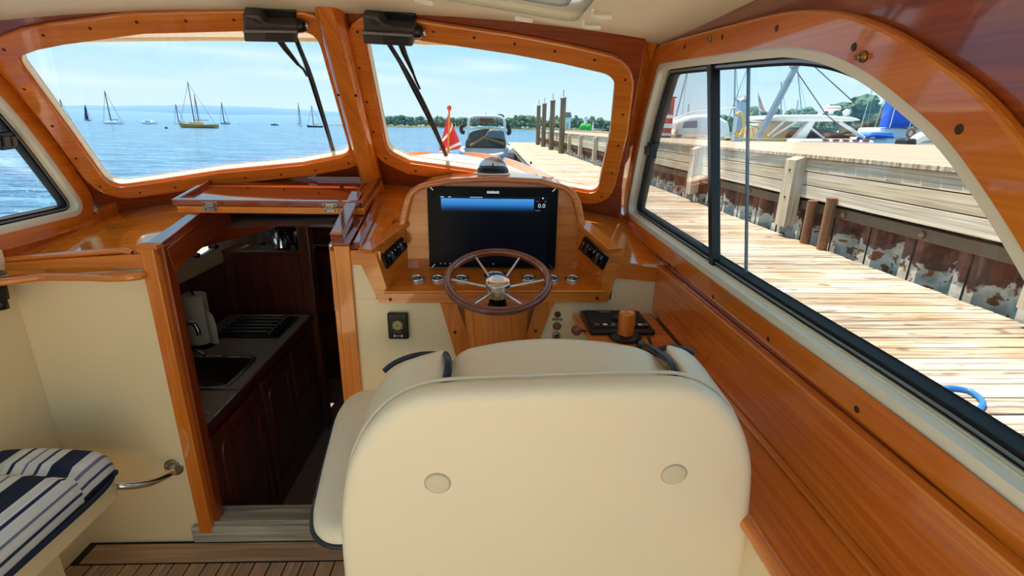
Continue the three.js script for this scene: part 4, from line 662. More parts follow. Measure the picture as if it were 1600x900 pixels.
// ================================================================ GALLEY below, seen through the companionway
{
  const H = 0.5, cx = -1.13, zE = -3.0, SO = -0.33;
  const w = setting('wall_cabin', [-1.2, 0, -2.4]);
  part('hull_lining', liningP.place(slab([[-1.2, -0.16], [0.7, -0.16], [0.7, 0.17], [-1.2, 0.17]], port(0.24, 0.083), 0.03, 0), -0.03), M.cream, w);
  part('lower_lining', wood(liningP.place(slab([[-1.2, -1.3], [0.7, -1.3], [0.7, -0.16], [-1.2, -0.16]], null, 0.03, 0), -0.02), 'z', 0.3), M.mahogany, w);
  part('partition', wood(box(-1.68, cx - 0.03, SO, 0.895, zE - 0.05, zE, 0.004), 'y', 0.2), M.mahogany, w);
  part('partition_cap', wood(box(-1.66, cx - 0.02, 0.89, 0.912, zE - 0.16, zE + 0.012, 0.006), 'x', 0.5), M.mahogany, w);
  part('pillar', wood(box(cx - 0.04, cx + 0.03, SO, 1.13, zE - 0.06, zE + 0.015, 0.008), 'y', 0.6), M.mahogany, w);
  part('forward_wall', box(-1.7, 0.6, SO, 1.13, -3.75, -3.7, 0), M.mahogany, w);
  part('starboard_lining', box(-0.44, -0.41, SO, 1.13, -3.7, BH - 0.035, 0), M.mahogany, w);
  part('cabin_sole', wood(box(-1.7, -0.37, SO - 0.06, SO, -3.7, BH - 0.032, 0), 'z', 0.3), phys(0xb09a8c, 0.3, { clearcoat: 0.6 }), w);
  part('cabin_roof', sheet(-1.4, 0.38, -2.36, -3.75, (x, z) => 1.205, 0.02, 6, 3), M.mahogany, w);
  part('hull_side', [box(-1.74, -1.72, SO, 0.8, -3.75, BH, 0), box(-1.74, -1.72, 0.8, 1.15, -2.2, BH, 0), box(0.70, 0.72, SO, 1.15, -3.75, BH, 0), box(-1.7, 0.7, SO, 0.1, BH - 0.06, BH - 0.03, 0)], M.mahogany, w);

  const t = thing('galley_counter', 'dark galley cabinet with grey-brown worktop below deck', 'cabinet', [-1.4, 0, -2.2]);
  const sx0 = -1.62, sx1 = cx - 0.05, sz0 = onY(400, 605, H).z, sz1 = onY(400, 560, H).z - 0.005;
  const rim = rounded([[sx0, -sz0], [sx1 - 0.03, -sz0], [sx1 - 0.03, -sz1], [sx0, -sz1]], 0.05);
  const ob = [onY(478, 487, H), onY(400, 487, H), onY(445, 518, H)];
  part('worktop', slab([[-1.68, 1.69], [cx, 1.69], [cx, -zE], [-1.68, -zE]], offset(rim, 0.006), 0.03, 0.004).rotateX(-Math.PI / 2).translate(0, H - 0.03, 0), M.counterStone, t);
  part('edge', wood(box(cx - 0.002, cx + 0.014, H - 0.034, H + 0.012, zE, -1.69, 0.005), 'z', 0.3), M.mahogany, t);
  part('sink_rim', slab(offset(rim, 0.02), rim, 0.006, 0.002).rotateX(-Math.PI / 2).translate(0, H, 0), M.chrome, t);
  part('sink_bowl', slab(rim, offset(rim, -0.006), 0.16, 0).rotateX(-Math.PI / 2).translate(0, H - 0.16, 0), M.steel, t); part('sink_floor', slab(rim, null, 0.006, 0).rotateX(-Math.PI / 2).translate(0, H - 0.165, 0), M.steel, t);
  part('carcass', wood(box(cx - 0.03, cx - 0.006, SO, H - 0.03, zE, -1.70, 0.003), 'z', 0.5), M.mahogany, t);
  const door = (z0, z1) => { const d = part('door', wood(box(cx - 0.008, cx + 0.008, SO + 0.08, H - 0.06, z0, z1, 0.005), 'y', 0.2), M.mahogany, t); const out = rounded([[-z1 + 0.05, SO + 0.14, 0.03], [-z0 - 0.05, SO + 0.14, 0.03], [-z0 - 0.05, H - 0.12, 0.06], [-z1 + 0.05, H - 0.12, 0.06]], 0.03); part('moulding', wood(slab(out, offset(out, -0.012), 0.008, 0.003).rotateY(Math.PI / 2).translate(cx + 0.007, 0, 0), 'y', 0.4), M.mahogany, d); part('finger_ring', lathe([[0.012, 0], [0.018, 0.002], [0.018, 0]], V(cx + 0.008, H - 0.2, z0 + 0.03), V(1, 0, 0)), M.brass, d); };
  door(-2.20, -1.76); door(-2.56, -2.22);
  for (let k = 0; k < 3; k++) { const d = part('drawer', wood(box(cx - 0.008, cx + 0.008, SO + 0.30 + k * 0.155, SO + 0.445 + k * 0.155, -2.92, -2.6, 0.005), 'z', 0.2 * k), M.mahogany, t); part('knob', disc(V(cx + 0.008, SO + 0.372 + k * 0.155, -2.76), V(1, 0, 0), 0.012, 0.012, 16), M.maroon, d); }
  for (const [x, y] of [[505, 640], [497, 655]]) { const p = onX(x, y, cx + 0.012); part('vent_ring', lathe([[0.02, 0], [0.024, 0.004], [0.03, 0.004], [0.032, 0]], p, V(1, 0, 0)), M.brass, t); }
  const lp = onY(318, 650, H); part('lift_ring', [slab(rounded([[lp.x - 0.02, -lp.z - 0.02], [lp.x + 0.02, -lp.z - 0.02], [lp.x + 0.02, -lp.z + 0.02], [lp.x - 0.02, -lp.z + 0.02]], 0.006), null, 0.004, 0.001).rotateX(-Math.PI / 2).translate(0, H, 0), lathe([[0.01, 0.004], [0.014, 0.007], [0.016, 0.004]], V(lp.x, H, lp.z))], M.chrome, t);
  part('seam', box(-1.68, cx - 0.004, H, H + 0.0015, onY(330, 604, H).z - 0.03 + 0.06, onY(330, 604, H).z + 0.034, 0), M.caulk, t);

  const pr = onY(316, 538, H), k = thing('paper_towel_roll', 'white paper towel roll on an upright holder on the galley worktop', 'paper towel', [pr.x, H, pr.z]);
  const ph = Math.abs(onZ(312, 460, pr.z).y - onZ(312, 538, pr.z).y);
  local('base', lathe([[0, 0], [0.075, 0], [0.076, 0.01], [0.07, 0.016], [0, 0.016]], V(0, 0, 0)), M.black, k);
  local('roll', lathe([[0.02, 0.018], [0.058, 0.018], [0.06, 0.022], [0.06, ph - 0.004], [0.056, ph], [0.022, ph], [0.02, ph - 0.004], [0.02, 0.018]], V(0, 0, 0)), M.paper, k);
  const sheetG = new THREE.PlaneGeometry(0.10, ph - 0.03, 10, 12); { const p = sheetG.attributes.position; for (let i = 0; i < p.count; i++) { const u = (p.getX(i) + 0.05) / 0.1, v = p.getY(i) / (ph - 0.03) + 0.5; p.setXYZ(i, 0.055 + 0.06 * u * (1 - 0.45 * Math.max(0, v - 0.55)), 0.025 + v * (ph - 0.03) - 0.09 * u * v * v, 0.03 * Math.sin(u * 2.4) + 0.02); } sheetG.computeVertexNormals(); }
  local('loose_sheet', sheetG, M.paper, k); local('pole', [bar([0, 0, 0], [0, ph + 0.03, 0], 0.006), new THREE.SphereGeometry(0.01, 12, 8).translate(0, ph + 0.03, 0)], M.black, k);

  const fb = onY(292, 562, H), f = thing('tap', 'chrome gooseneck galley tap in front of the paper towel roll', 'tap', [fb.x - 0.04, H, fb.z]);
  const P3 = (x, y) => onZ(x, y, fb.z + 0.0); part('spout', tube([V(fb.x - 0.04, H, fb.z), V(fb.x - 0.04, H + 0.12, fb.z), P3(292, 505), P3(302, 506), P3(309, 515), P3(311, 524)], 0.011, false, 40, 12), M.chrome, f); part('base', disc(V(fb.x - 0.04, H, fb.z), V(0, 1, 0), 0.025, 0.02), M.chrome, f);
  const f2 = onY(318, 568, H), s2 = thing('sink_tap', 'low chrome tap arching over the galley sink', 'tap', [f2.x - 0.05, H, f2.z - 0.02]);
  part('spout', tube([V(f2.x - 0.06, H, f2.z), V(f2.x - 0.055, H + 0.05, f2.z), V(f2.x - 0.02, H + 0.075, f2.z + 0.01), V(f2.x + 0.03, H + 0.06, f2.z + 0.03)], 0.008, false, 30, 10), M.chrome, s2); part('base', disc(V(f2.x - 0.06, H, f2.z), V(0, 1, 0), 0.02, 0.014), M.chrome, s2);
  const br = onY(345, 592, H - 0.1), d = thing('dish_brush', 'small steel-handled brush standing in the galley sink', 'brush', [br.x, H - 0.155, br.z]); part('handle', bar([br.x, H - 0.15, br.z], [br.x + 0.09, H - 0.06, br.z - 0.05], 0.005), M.chrome, d); part('head', box(br.x - 0.03, br.x + 0.01, H - 0.158, H - 0.13, br.z - 0.015, br.z + 0.015, 0.006), M.greyLight, d);
  const q = [onY(412, 513, H), onY(455, 516, H), onY(480, 489, H), onY(400, 489, H)];
  const st = thing('stove_grate', 'dark metal stove grate at the far end of the galley worktop', 'stove', [q[0].x + 0.06, H, (q[0].z + q[2].z) / 2]);
  const gx0 = -1.56, gx1 = cx - 0.06, gz0 = -2.93, gz1 = -2.62; part('hob', box(gx0, gx1, H, H + 0.012, gz0, gz1, 0.004), M.blackGloss, st);
  for (let i = 0; i < 6; i++) part('grate_bar', bar([gx0 + 0.02, H + 0.03, gz0 + 0.03 + i * 0.05], [gx1 - 0.06, H + 0.03, gz0 + 0.03 + i * 0.05], 0.004), M.steel, st);
  part('grate_frame', [bar([gx0 + 0.02, H + 0.026, gz0 + 0.01], [gx0 + 0.02, H + 0.026, gz1 - 0.01], 0.005), bar([gx1 - 0.06, H + 0.026, gz0 + 0.01], [gx1 - 0.06, H + 0.026, gz1 - 0.01], 0.005)], M.steel, st);
  for (let i = 0; i < 5; i++) part('knob', disc(V(gx1 - 0.028, H + 0.012, gz0 + 0.04 + i * 0.055), V(0, 1, 0), 0.012, 0.014, 16), M.black, st);

  // shelf beyond the partition with a kettle and oddments
  const kz = zE - 0.06; const kp = onZ(440, 385, -3.08), ke = thing('kettle', 'polished metal kettle on the shelf beyond the galley partition', 'kettle', [kp.x, 0.912, -3.08]);
  local('body', lathe([[0, 0], [0.05, 0], [0.055, 0.01], [0.05, 0.06], [0.03, 0.095], [0.02, 0.1], [0, 0.1]], V(0, 0, 0)), M.chrome, ke); local('lid', lathe([[0.022, 0.1], [0.01, 0.108], [0.006, 0.12], [0, 0.121]], V(0, 0, 0)), M.black, ke); local('handle', tube([[0.045, 0.02, 0], [0.085, 0.03, 0], [0.085, 0.08, 0], [0.035, 0.085, 0]], 0.006), M.black, ke); local('spout', bar([-0.04, 0.05, 0], [-0.075, 0.09, 0], 0.01, 0.006), M.chrome, ke);
  const gl = onZ(455, 387, -3.08); const cn = thing('canister', 'dark glass canister next to the kettle', 'canister', [gl.x + 0.06, 0.912, -3.08]); local('body', lathe([[0, 0], [0.035, 0], [0.035, 0.08], [0.03, 0.09]], V(0, 0, 0)), M.blackGloss, cn); local('lid', disc(V(0, 0.088, 0), V(0, 1, 0), 0.034, 0.016), M.steel, cn);
  const tr = thing('serving_tray', 'dark tray lying on the shelf beside the canister', 'tray', [gl.x + 0.2, 0.912, -3.08]); local('body', box(-0.09, 0.07, 0, 0.02, -0.04, 0.04, 0.008), M.blackGloss, tr); local('handle', bar([-0.09, 0.026, 0.04], [0.07, 0.026, 0.04], 0.004), M.steel, tr);
}
{ // porthole in the hull lining
  const Q = liningP, el = port, A = el(0.27, 0.103);
  const w = setting('window_5', Q.o.toArray());
  part('rim', Q.place(slab(A, el(0.235, 0.08), 0.03, 0.01), 0.0), M.gelcoat, w);
  part('pane', Q.place(slab(el(0.238, 0.082), null, 0.006, 0), 0.01), M.glass, w);
  for (const [x, y] of [[295, 398], [325, 384]]) { const q = Q.seen(x, y); part('dog', lathe([[0, 0.045], [0.012, 0.045], [0.016, 0.03], [0.01, 0.02], [0.018, 0.01], [0.02, 0]], Q.at(q[0], q[1], 0.01), Q.n, 16), M.black, w); }
}
{ // hatch in the cabin roof
  const p = onY(915, 47, 1.878), t = thing('roof_hatch', 'cream framed roof hatch with a dark lens set in the headliner', 'hatch', [p.x + 0.03, 1.876, p.z - 0.012]); t.rotation.z = -7.4 * DEG;
  const W = 0.56, ring = (d, r) => rounded([[-W + d, -d], [-d, -d], [-d, -W + d], [-W + d, -W + d]], r), flat = (g, h) => g.rotateX(-Math.PI / 2).translate(0, h, 0);
  local('frame', flat(slab(ring(0, 0.09), ring(0.05, 0.06), 0.085, 0.012), 0), M.headliner, t);
  local('inner_frame', flat(slab(ring(0.048, 0.06), ring(0.085, 0.05), 0.05, 0.008), 0.02), M.gelcoat, t);
  local('lens_rim', flat(slab(ring(0.083, 0.05), ring(0.105, 0.04), 0.03, 0.006), 0.035), M.alu, t);
  local('lens', flat(slab(ring(0.10, 0.04), null, 0.012, 0.003), 0.05), phys(0x5c6674, 0.15), t);
  for (const s of [0.10, 0.21]) local('hook', tube([[-0.052, 0.006, s], [-0.05, -0.01, s], [-0.03, -0.012, s + 0.008], [-0.012, -0.01, s + 0.012]], 0.005), M.liner, t);
  for (const s of [0.16, 0.40]) local('latch', box(-s - 0.045, -s, -0.006, 0.01, 0.006, 0.024, 0.003), M.liner, t);
}
{ const q = wsR.at(-0.0, 0.545, 0.05), q2 = onZ(517, 9, -1.80); const t = thing('rocker_switch', 'small black rocker switch at the top of the windshield post', 'switch', q2); part('bezel', box(q2.x - 0.007, q2.x + 0.009, q2.y - 0.022, q2.y + 0.02, q2.z - 0.02, q2.z, 0.003), M.black, t); part('key', box(q2.x - 0.004, q2.x + 0.006, q2.y - 0.004, q2.y + 0.014, q2.z - 0.002, q2.z + 0.004, 0.002), M.greyLight, t); }

// ================================================================ FOREDECK OF THE BOAT, ahead of the windshield
const SEA = -0.6;
{
  const half = (z) => 1.12 * Math.sqrt(Math.max(0, 1 - ((-2.0 - z) / 4.0) ** 2.1)) + 0.02;
  const dy = (x, z) => { const e = 1.175 + 0.02 * (-2.1 - z) + 0.045 * smooth(-4, -5.8, z), h = half(z) + 0.02; return e + 0.085 * (1 - ((x - MID) / h) ** 2) * Math.min(1, h / 0.6); };
  const p = [], ix = [], N = 26, K = 12; for (let i = 0; i <= N; i++) { const z = -2.05 - 3.93 * i / N, h = half(z); for (let k = 0; k <= K; k++) { const x = MID + h * (k / K * 2 - 1); p.push(x, dy(x, z), z); } }
  for (let i = 0; i < N; i++) for (let k = 0; k < K; k++) { const a = i * (K + 1) + k, b = a + K + 1; ix.push(a, a + 1, b, b, a + 1, b + 1); }
  const g = new THREE.BufferGeometry(); g.setAttribute('position', new THREE.Float32BufferAttribute(p, 3)); g.setIndex(ix); g.computeVertexNormals();
  const side = (s) => { const q = [], jx = []; for (let i = 0; i <= N; i++) { const z = -2.05 - 3.93 * i / N, h = half(z) + 0.03; q.push(MID + s * h, dy(MID + s * h, z) + 0.01, z, MID + s * (h + 0.03), 0.6, z + 0.02, MID + s * h * 0.8, SEA - 0.2, z * 0.97); } for (let i = 0; i < N; i++) for (let k = 0; k < 2; k++) { const a = i * 3 + k, b = a + 3, zq = -2.05 - 3.93 * (i + 0.5) / N; if (s < 0 && k === 0 && zq < -2.3 && zq > -3.4) continue; if (s > 0) jx.push(a, b, a + 1, a + 1, b, b + 1); else jx.push(a, a + 1, b, b, a + 1, b + 1); } const e = new THREE.BufferGeometry(); e.setAttribute('position', new THREE.Float32BufferAttribute(q, 3)); e.setIndex(jx); e.computeVertexNormals(); return e; };
  const t = setting('floor_deck', [MID, 1.3, -4]);
  part('deck_shell', g, M.gelcoat, t); part('hull_side', side(1), M.gelcoat, t); part('hull_side', side(-1), M.gelcoat, t);
  // the hull alongside and behind the wheelhouse
  part('hull_side', [box(0.72, 0.76, SEA - 0.2, 1.22, -2.1, 3.2, 0.01), box(-1.79, -1.75, SEA - 0.2, 1.22, -2.1, 3.2, 0.01)], M.gelcoat, t);
  part('side_deck', [box(0.60, 0.76, 1.16, 1.2, -2.1, 0.5, 0.008), box(-1.79, -1.63, 1.16, 1.2, -2.1, 0.5, 0.008)], M.gelcoat, t);
  const railAt = (z, s) => { const h = half(z) - 0.02; return V(MID + s * h, dy(MID + s * h, z) + 0.035, z); };
  const strip = (za, zb, s, o) => { const pts = []; for (let i = 0; i <= 10; i++) pts.push(railAt(za + (zb - za) * i / 10, s)); const r = []; for (let i = 0; i < 10; i++) r.push(beam(pts[i], pts[i + 1].clone().lerp(pts[i], -0.06), 0.04, 0.055)); part('toe_rail', wood(merge(r), 'z', o), M.varnish, t); };
  strip(-2.1, -3.9, 1, 0.1); strip(-4.0, -5.3, 1, 0.4); strip(-5.45, -5.93, 1, 0.7); strip(-2.1, -5.3, -1, 0.3); strip(-5.45, -5.93, -1, 0.6);
}
{ // bow staff with the red burgee
  const b = onY(700, 246, 1.32), f = thing('bow_flag', 'red flag with a white diagonal stripe hanging from the bow staff', 'flag', [b.x, 1.31, b.z]);
  const top = onZ(702, 172, b.z); part('staff', bar(b, top, 0.014, 0.011), M.varnish, f); part('truck', new THREE.SphereGeometry(0.024, 16, 10).scale(1, 1.3, 1).translate(top.x, top.y + 0.02, top.z), M.red, f); part('socket', lathe([[0, 0], [0.04, 0], [0.04, 0.012], [0.025, 0.02], [0.025, 0.07], [0, 0.07]], b.clone().setY(1.30)), M.chrome, f);
  const W = 14, H = 20, q = [], uv = [], ix = []; const P = (x, y) => onZ(x, y, b.z);
  for (let j = 0; j <= H; j++) for (let i = 0; i <= W; i++) { const u = i / W, v = j / H; const xl = 700 - 14 * v + (v > 0.85 ? 4 * (v - 0.85) : 0), xr = 703 + 17 * Math.min(1, v * 1.2), y = 178 + 60 * v + u * (6 - 12 * v); const p = P(xl + (xr - xl) * u, y); q.push(p.x, p.y, p.z + 0.05 * Math.sin(u * 7 + v * 2) * v); uv.push(u, 1 - v); }
  for (let j = 0; j < H; j++) for (let i = 0; i < W; i++) { const a = j * (W + 1) + i; ix.push(a, a + W + 1, a + 1, a + 1, a + W + 1, a + W + 2); }
  const g = new THREE.BufferGeometry(); g.setAttribute('position', new THREE.Float32BufferAttribute(q, 3)); g.setAttribute('uv', new THREE.Float32BufferAttribute(uv, 2)); g.setIndex(ix); g.computeVertexNormals();
  const m = tex(128, 128, (u, v) => { const d = Math.abs((1 - v) * 1.0 + u * 0.55 - 0.72), e = Math.abs((1 - v) * 1.0 + u * 0.2 - 1.02); return d < 0.05 || e < 0.045 ? [244, 240, 236] : [226, 52, 44]; });
  part('cloth', g, new THREE.MeshPhysicalMaterial({ map: m, roughness: 0.85, transmission: 0.3, thickness: 0, side: THREE.DoubleSide }), f);
}

// ================================================================ WATER, HILLS, FAR SHORE
{
  const waves = tex(1024, 1024, (u, v) => { const k = 255 * (0.45 * fbm(u, v, 10, 24, 61, 3) + 0.35 * fbm(u, v, 30, 70, 67, 3) + 0.2 * fbm(u, v, 5, 9, 71, 2)); return [k, k, k]; }, false);
  const streaks = tex(512, 512, (u, v) => mix3([44, 112, 160], [112, 172, 212], smooth(0.3, 0.72, 0.6 * fbm(u, v, 5, 30, 81, 4) + 0.4 * fbm(u, v, 20, 80, 83, 2))));
  const m = new THREE.MeshPhysicalMaterial({ map: streaks, roughness: 0.16, ior: 1.33, bumpMap: waves, bumpScale: 1.6 });
  const g = new THREE.PlaneGeometry(9000, 9000).rotateX(-Math.PI / 2); const uv = g.attributes.uv; for (let i = 0; i < uv.count; i++) uv.setXY(i, uv.getX(i) * 9000 / 16, uv.getY(i) * 9000 / 16);
  const w = struct('water', g.translate(0, SEA, 0), m);
}
function ridge(x0, x1, zf, depth, h, seed, n = 90) { // a long wooded hill: crest profile from noise
  const rows = 8, p = [], ix = [];
  for (let i = 0; i <= n; i++) for (let j = 0; j <= rows; j++) { const s = i / n, t = j / rows, x = x0 + (x1 - x0) * s, e = Math.sin(Math.PI * Math.min(1, t)) ; const hh = h(s) * (0.86 + 0.28 * fbm(s, 0.3, 18, 2, seed, 4)); p.push(x, SEA - 1 + (hh + 1) * e ** 0.8 + (t > 0 && t < 1 ? 6 * (fbm(s, t, 60, 8, seed + 5, 2) - 0.5) * Math.min(1, hh / 30) : 0), zf - depth * t); }
  for (let i = 0; i < n; i++) for (let j = 0; j < rows; j++) { const a = i * (rows + 1) + j, b = a + rows + 1; ix.push(a, b, a + 1, a + 1, b, b + 1); }
  const g = new THREE.BufferGeometry(); g.setAttribute('position', new THREE.Float32BufferAttribute(p, 3)); g.setIndex(ix); g.computeVertexNormals(); return g;
}
struct('hills', [ridge(-5200, -200, -3650, 500, (s) => 54 + 42 * Math.exp(-(((s - 0.30) / 0.16) ** 2)) - 20 * smooth(0.75, 1, s), 3), ridge(-5200, 300, -4300, 500, (s) => 70 + 62 * Math.exp(-(((s - 0.52) / 0.2) ** 2)) + 30 * Math.exp(-(((s - 0.2) / 0.15) ** 2)), 8)], std(0x6d97c6, 1));  // pale blue base colour stands for distance haze over the woods
struct('shore', [ridge(-190, 700, -575, 260, (s) => 2.2, 12, 60), ridge(60, 420, -176, 140, (s) => 2.2, 14, 40)], std(0x6a7550, 1));

// leafy crowns for the far trees
function crown(seed, tall) {
  seedNow = seed * 977 + 5; const lobes = [];
  for (let k = 0; k < 18; k++) { const a = rnd() * 6.28, r = rnd() * 0.34, y = 0.28 + rnd() * 0.58, s = (0.13 + rnd() * 0.12) * (tall ? 0.8 : 1); const g = new THREE.IcosahedronGeometry(s, 2); const p = g.attributes.position; for (let i = 0; i < p.count; i++) { const n = 0.78 + 0.5 * hash(Math.round(p.getX(i) * 900), Math.round((p.getY(i) * 31 + p.getZ(i)) * 900), seed + k); p.setXYZ(i, p.getX(i) * n, p.getY(i) * n * (tall ? 1.35 : 0.9), p.getZ(i) * n); } g.computeVertexNormals(); lobes.push(g.translate(Math.cos(a) * r * (1.1 - y * 0.6), y, Math.sin(a) * r * (1.1 - y * 0.6))); }
  return merge(lobes);
}
const crowns = [0, 1, 2, 3, 4].map((k) => crown(k + 1, k > 2)), hazedLeafs = [std(0x6f8a70, 0.9), std(0x5f7d6a, 0.9), std(0x7c9270, 0.9), std(0x567264, 0.9)];  // paler, greyer greens carry the distance haze in the leaf colour
const trunkG = new THREE.CylinderGeometry(0.02, 0.035, 0.4, 7).translate(0, 0.2, 0), trunkM = std(0x54483c, 0.9);
function tree(x, z, h, k, label, group, y = SEA + 1) { const t = thing('shore_tree', label, 'tree', [x, y, z], group); t.scale.set(h * (k > 2 ? 0.8 : 1.1), h, h * (k > 2 ? 0.8 : 1.1)); t.rotation.y = k * 1.3 + x; local('crown', crowns[k % 5], hazedLeafs[(k * 3 + Math.round(x)) & 3], t); local('trunk', trunkG, trunkM, t); }
seedNow = 77;
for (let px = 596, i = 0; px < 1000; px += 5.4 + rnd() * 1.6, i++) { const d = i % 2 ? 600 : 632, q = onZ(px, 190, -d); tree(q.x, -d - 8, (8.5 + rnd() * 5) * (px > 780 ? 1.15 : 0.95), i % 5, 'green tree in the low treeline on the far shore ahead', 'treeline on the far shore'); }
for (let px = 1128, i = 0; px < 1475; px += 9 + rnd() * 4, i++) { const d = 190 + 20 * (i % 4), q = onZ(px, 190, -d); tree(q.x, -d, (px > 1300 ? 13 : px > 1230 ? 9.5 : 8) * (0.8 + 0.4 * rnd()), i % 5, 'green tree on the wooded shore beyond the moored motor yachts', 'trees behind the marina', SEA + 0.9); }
function house(px, d, w, h, wall, roof, label) { const q = onZ(px, 190, -d), t = thing('shore_house', label, 'house', [q.x, SEA + 1, -d]); local('walls', box(-w / 2, w / 2, 0, h, -3, 3, 0), wall, t); local('roof', slab([[-w / 2 - 0.5, h], [w / 2 + 0.5, h], [w * 0.28, h + 3], [-w * 0.28, h + 3]], null, 7, 0).translate(0, 0, -3.5), roof, t); for (let k = 0; k < 4; k++) local('window', box(-w * 0.36 + k * w * 0.22, -w * 0.36 + k * w * 0.22 + w * 0.1, h * 0.35, h * 0.75, 2.9, 3.1, 0), M.bulkGlass, t); }
house(688, 620, 14, 5.5, std(0xa08a7c, 0.9), std(0x7a6a66, 0.9), 'brown gabled house at the waterline behind the red flag');
house(806, 620, 12, 5, std(0xd6d2c8, 0.9), std(0x8a7a72, 0.9), 'pale house among trees just short of the pilings');
house(946, 610, 16, 4.5, std(0xcfcac0, 0.9), std(0x6f7682, 0.9), 'long pale house among trees at the windshield edge');

// ================================================================ BOATS AT THEIR MOORINGS
function hullGeo(L, B, H, sheer = 0.3) { // bow at +x, waterline at y = 0
  const N = 20, K = 8, p = [], ix = [];
  for (let i = 0; i <= N; i++) { const s = i / N, x = (s - 0.5) * L, w = B / 2 * Math.min(1, 1.25 * Math.pow(1 - s, 0.55)) * (0.72 + 0.28 * smooth(0, 0.3, s)), top = H + sheer * (s - 0.35) ** 2 * 2.2; for (let k = 0; k <= K; k++) { const a = k / K * Math.PI, y = top - (top + 0.25) * Math.sin(a) ** 0.7; p.push(x - (1 - Math.abs(Math.cos(a))) * (s > 0.5 ? (s - 0.5) * L * 0.16 : 0), y, -w * Math.cos(a)); } }
  for (let i = 0; i < N; i++) for (let k = 0; k < K; k++) { const a = i * (K + 1) + k, b = a + K + 1; ix.push(a, b, a + 1, a + 1, b, b + 1); }
  for (let i = 0; i < N; i++) { const a = i * (K + 1), b = a + K + 1; ix.push(a, a + K, b, b, a + K, b + K); }
  for (let k = 1; k < K; k++) ix.push(0, k, k + 1);
  const g = new THREE.BufferGeometry(); g.setAttribute('position', new THREE.Float32BufferAttribute(p, 3)); g.setIndex(ix); return toCreasedNormals(g, 0.7);
}
function sailboat(px, py, topPx, L, turn, hullM, label, o = {}) {
  const q = o.far ? onZ(px, py, -o.far).setY(SEA) : onY(px, py, SEA), t = thing('sailboat', label, 'sailboat', q); const d = Math.hypot(q.x, q.z), mh = Math.max(6, onZ(topPx[0], topPx[1], q.z).y - q.y); t.rotation.y = turn;
  const B = L * 0.28, H = L * 0.085, k = d * 0.0011; // rigging never thinner than it can be seen
  local('hull', hullGeo(L, B, H, L * 0.05), hullM, t);
  local('cabin', box(-L * 0.12, L * 0.2, H * 0.7, H * 1.75, -B * 0.24, B * 0.24, 0.1), o.cabin ?? M.white, t);
  local('mast', bar([L * 0.08, 0.4, 0], [L * 0.08, mh, 0], Math.max(0.09, k * 0.75), Math.max(0.06, k * 0.5), 8), o.mast ?? M.darkMast, t);
  local('boom', bar([L * 0.08, H * 2.3, 0], [-L * 0.3, H * 2.3, 0], Math.max(0.08, k * 0.5)), M.darkMast, t);
  if (o.cover) local('sail_cover', tube([[L * 0.07, H * 2.75, 0], [-L * 0.1, H * 2.6, 0], [-L * 0.3, H * 2.4, 0]], L * 0.03), o.cover, t);
  local('forestay', bar([L * 0.47, H * 1.2, 0], [L * 0.08, mh * 0.97, 0], k * 0.22, k * 0.22, 5), M.darkMast, t); local('backstay', bar([-L * 0.48, H, 0], [L * 0.08, mh * 0.98, 0], k * 0.22, k * 0.22, 5), M.darkMast, t);
  if (o.sail) { const g = new THREE.BufferGeometry(); const pt = []; for (let j = 0; j <= 8; j++) { const v = j / 8; pt.push([L * 0.08, H * 2.2 + (mh * 0.97 - H * 2.2) * v, 0.0]); pt.push([L * 0.08 - L * 0.42 * (1 - v) ** 0.6 - 0.3, H * 2.2 + (mh * 0.97 - H * 2.2) * v, 0.5 * Math.sin(3 * (1 - v))]); } const ii = []; for (let j = 0; j < 8; j++) ii.push(j * 2, j * 2 + 1, j * 2 + 2, j * 2 + 2, j * 2 + 1, j * 2 + 3); g.setAttribute('position', new THREE.Float32BufferAttribute(pt.flat(), 3)); g.setIndex(ii); g.computeVertexNormals(); local('sail', g, o.sail, t); }
}
const boot = std(0xb8862e, 0.4);
sailboat(100, 190.5, [91, 155], 12, 1.2, M.white, 'white sailboat half hidden by the windshield corner, first from the seaward end', { cabin: M.white });
sailboat(137, 186.8, [131, 164], 9.5, 0.9, M.blackHull, 'far racing sailboat under a tall dark sail', { far: 900, sail: std(0x2c3350, 0.8), mast: M.blackHull });
sailboat(177, 194, [167, 142], 11.5, 3.0, M.white, 'white sailboat with a tall bare mast, seen alone before the hills', {});
sailboat(281, 193.5, [274, 163], 9, 3.1, M.white, 'small white sailboat just seaward of the yellow yacht', {});
sailboat(310, 191, [297, 147], 12.5, 0.05, M.white, 'white sailboat with a dark sail cover right behind the yellow yacht', { cover: M.darkBlue });
sailboat(310, 200, [306, 128], 13.6, 3.05, boot, 'yellow-hulled classic sailing yacht with the tallest mast', { cabin: M.tan });
sailboat(352, 194, [348, 160], 9.2, 3.1, M.maroon, 'sailboat with a dark red hull and blue sail cover', { cover: M.darkBlue });
sailboat(469, 196.3, [466, 161], 10, 1.5, M.white, 'white sailboat seen end-on beneath the wiper arm', { cover: M.darkBlue });
sailboat(492, 199, [494, 165], 9.5, 3.1, M.blackHull, 'dark-hulled sailboat with white decks behind the wiper blade', { cabin: M.white });
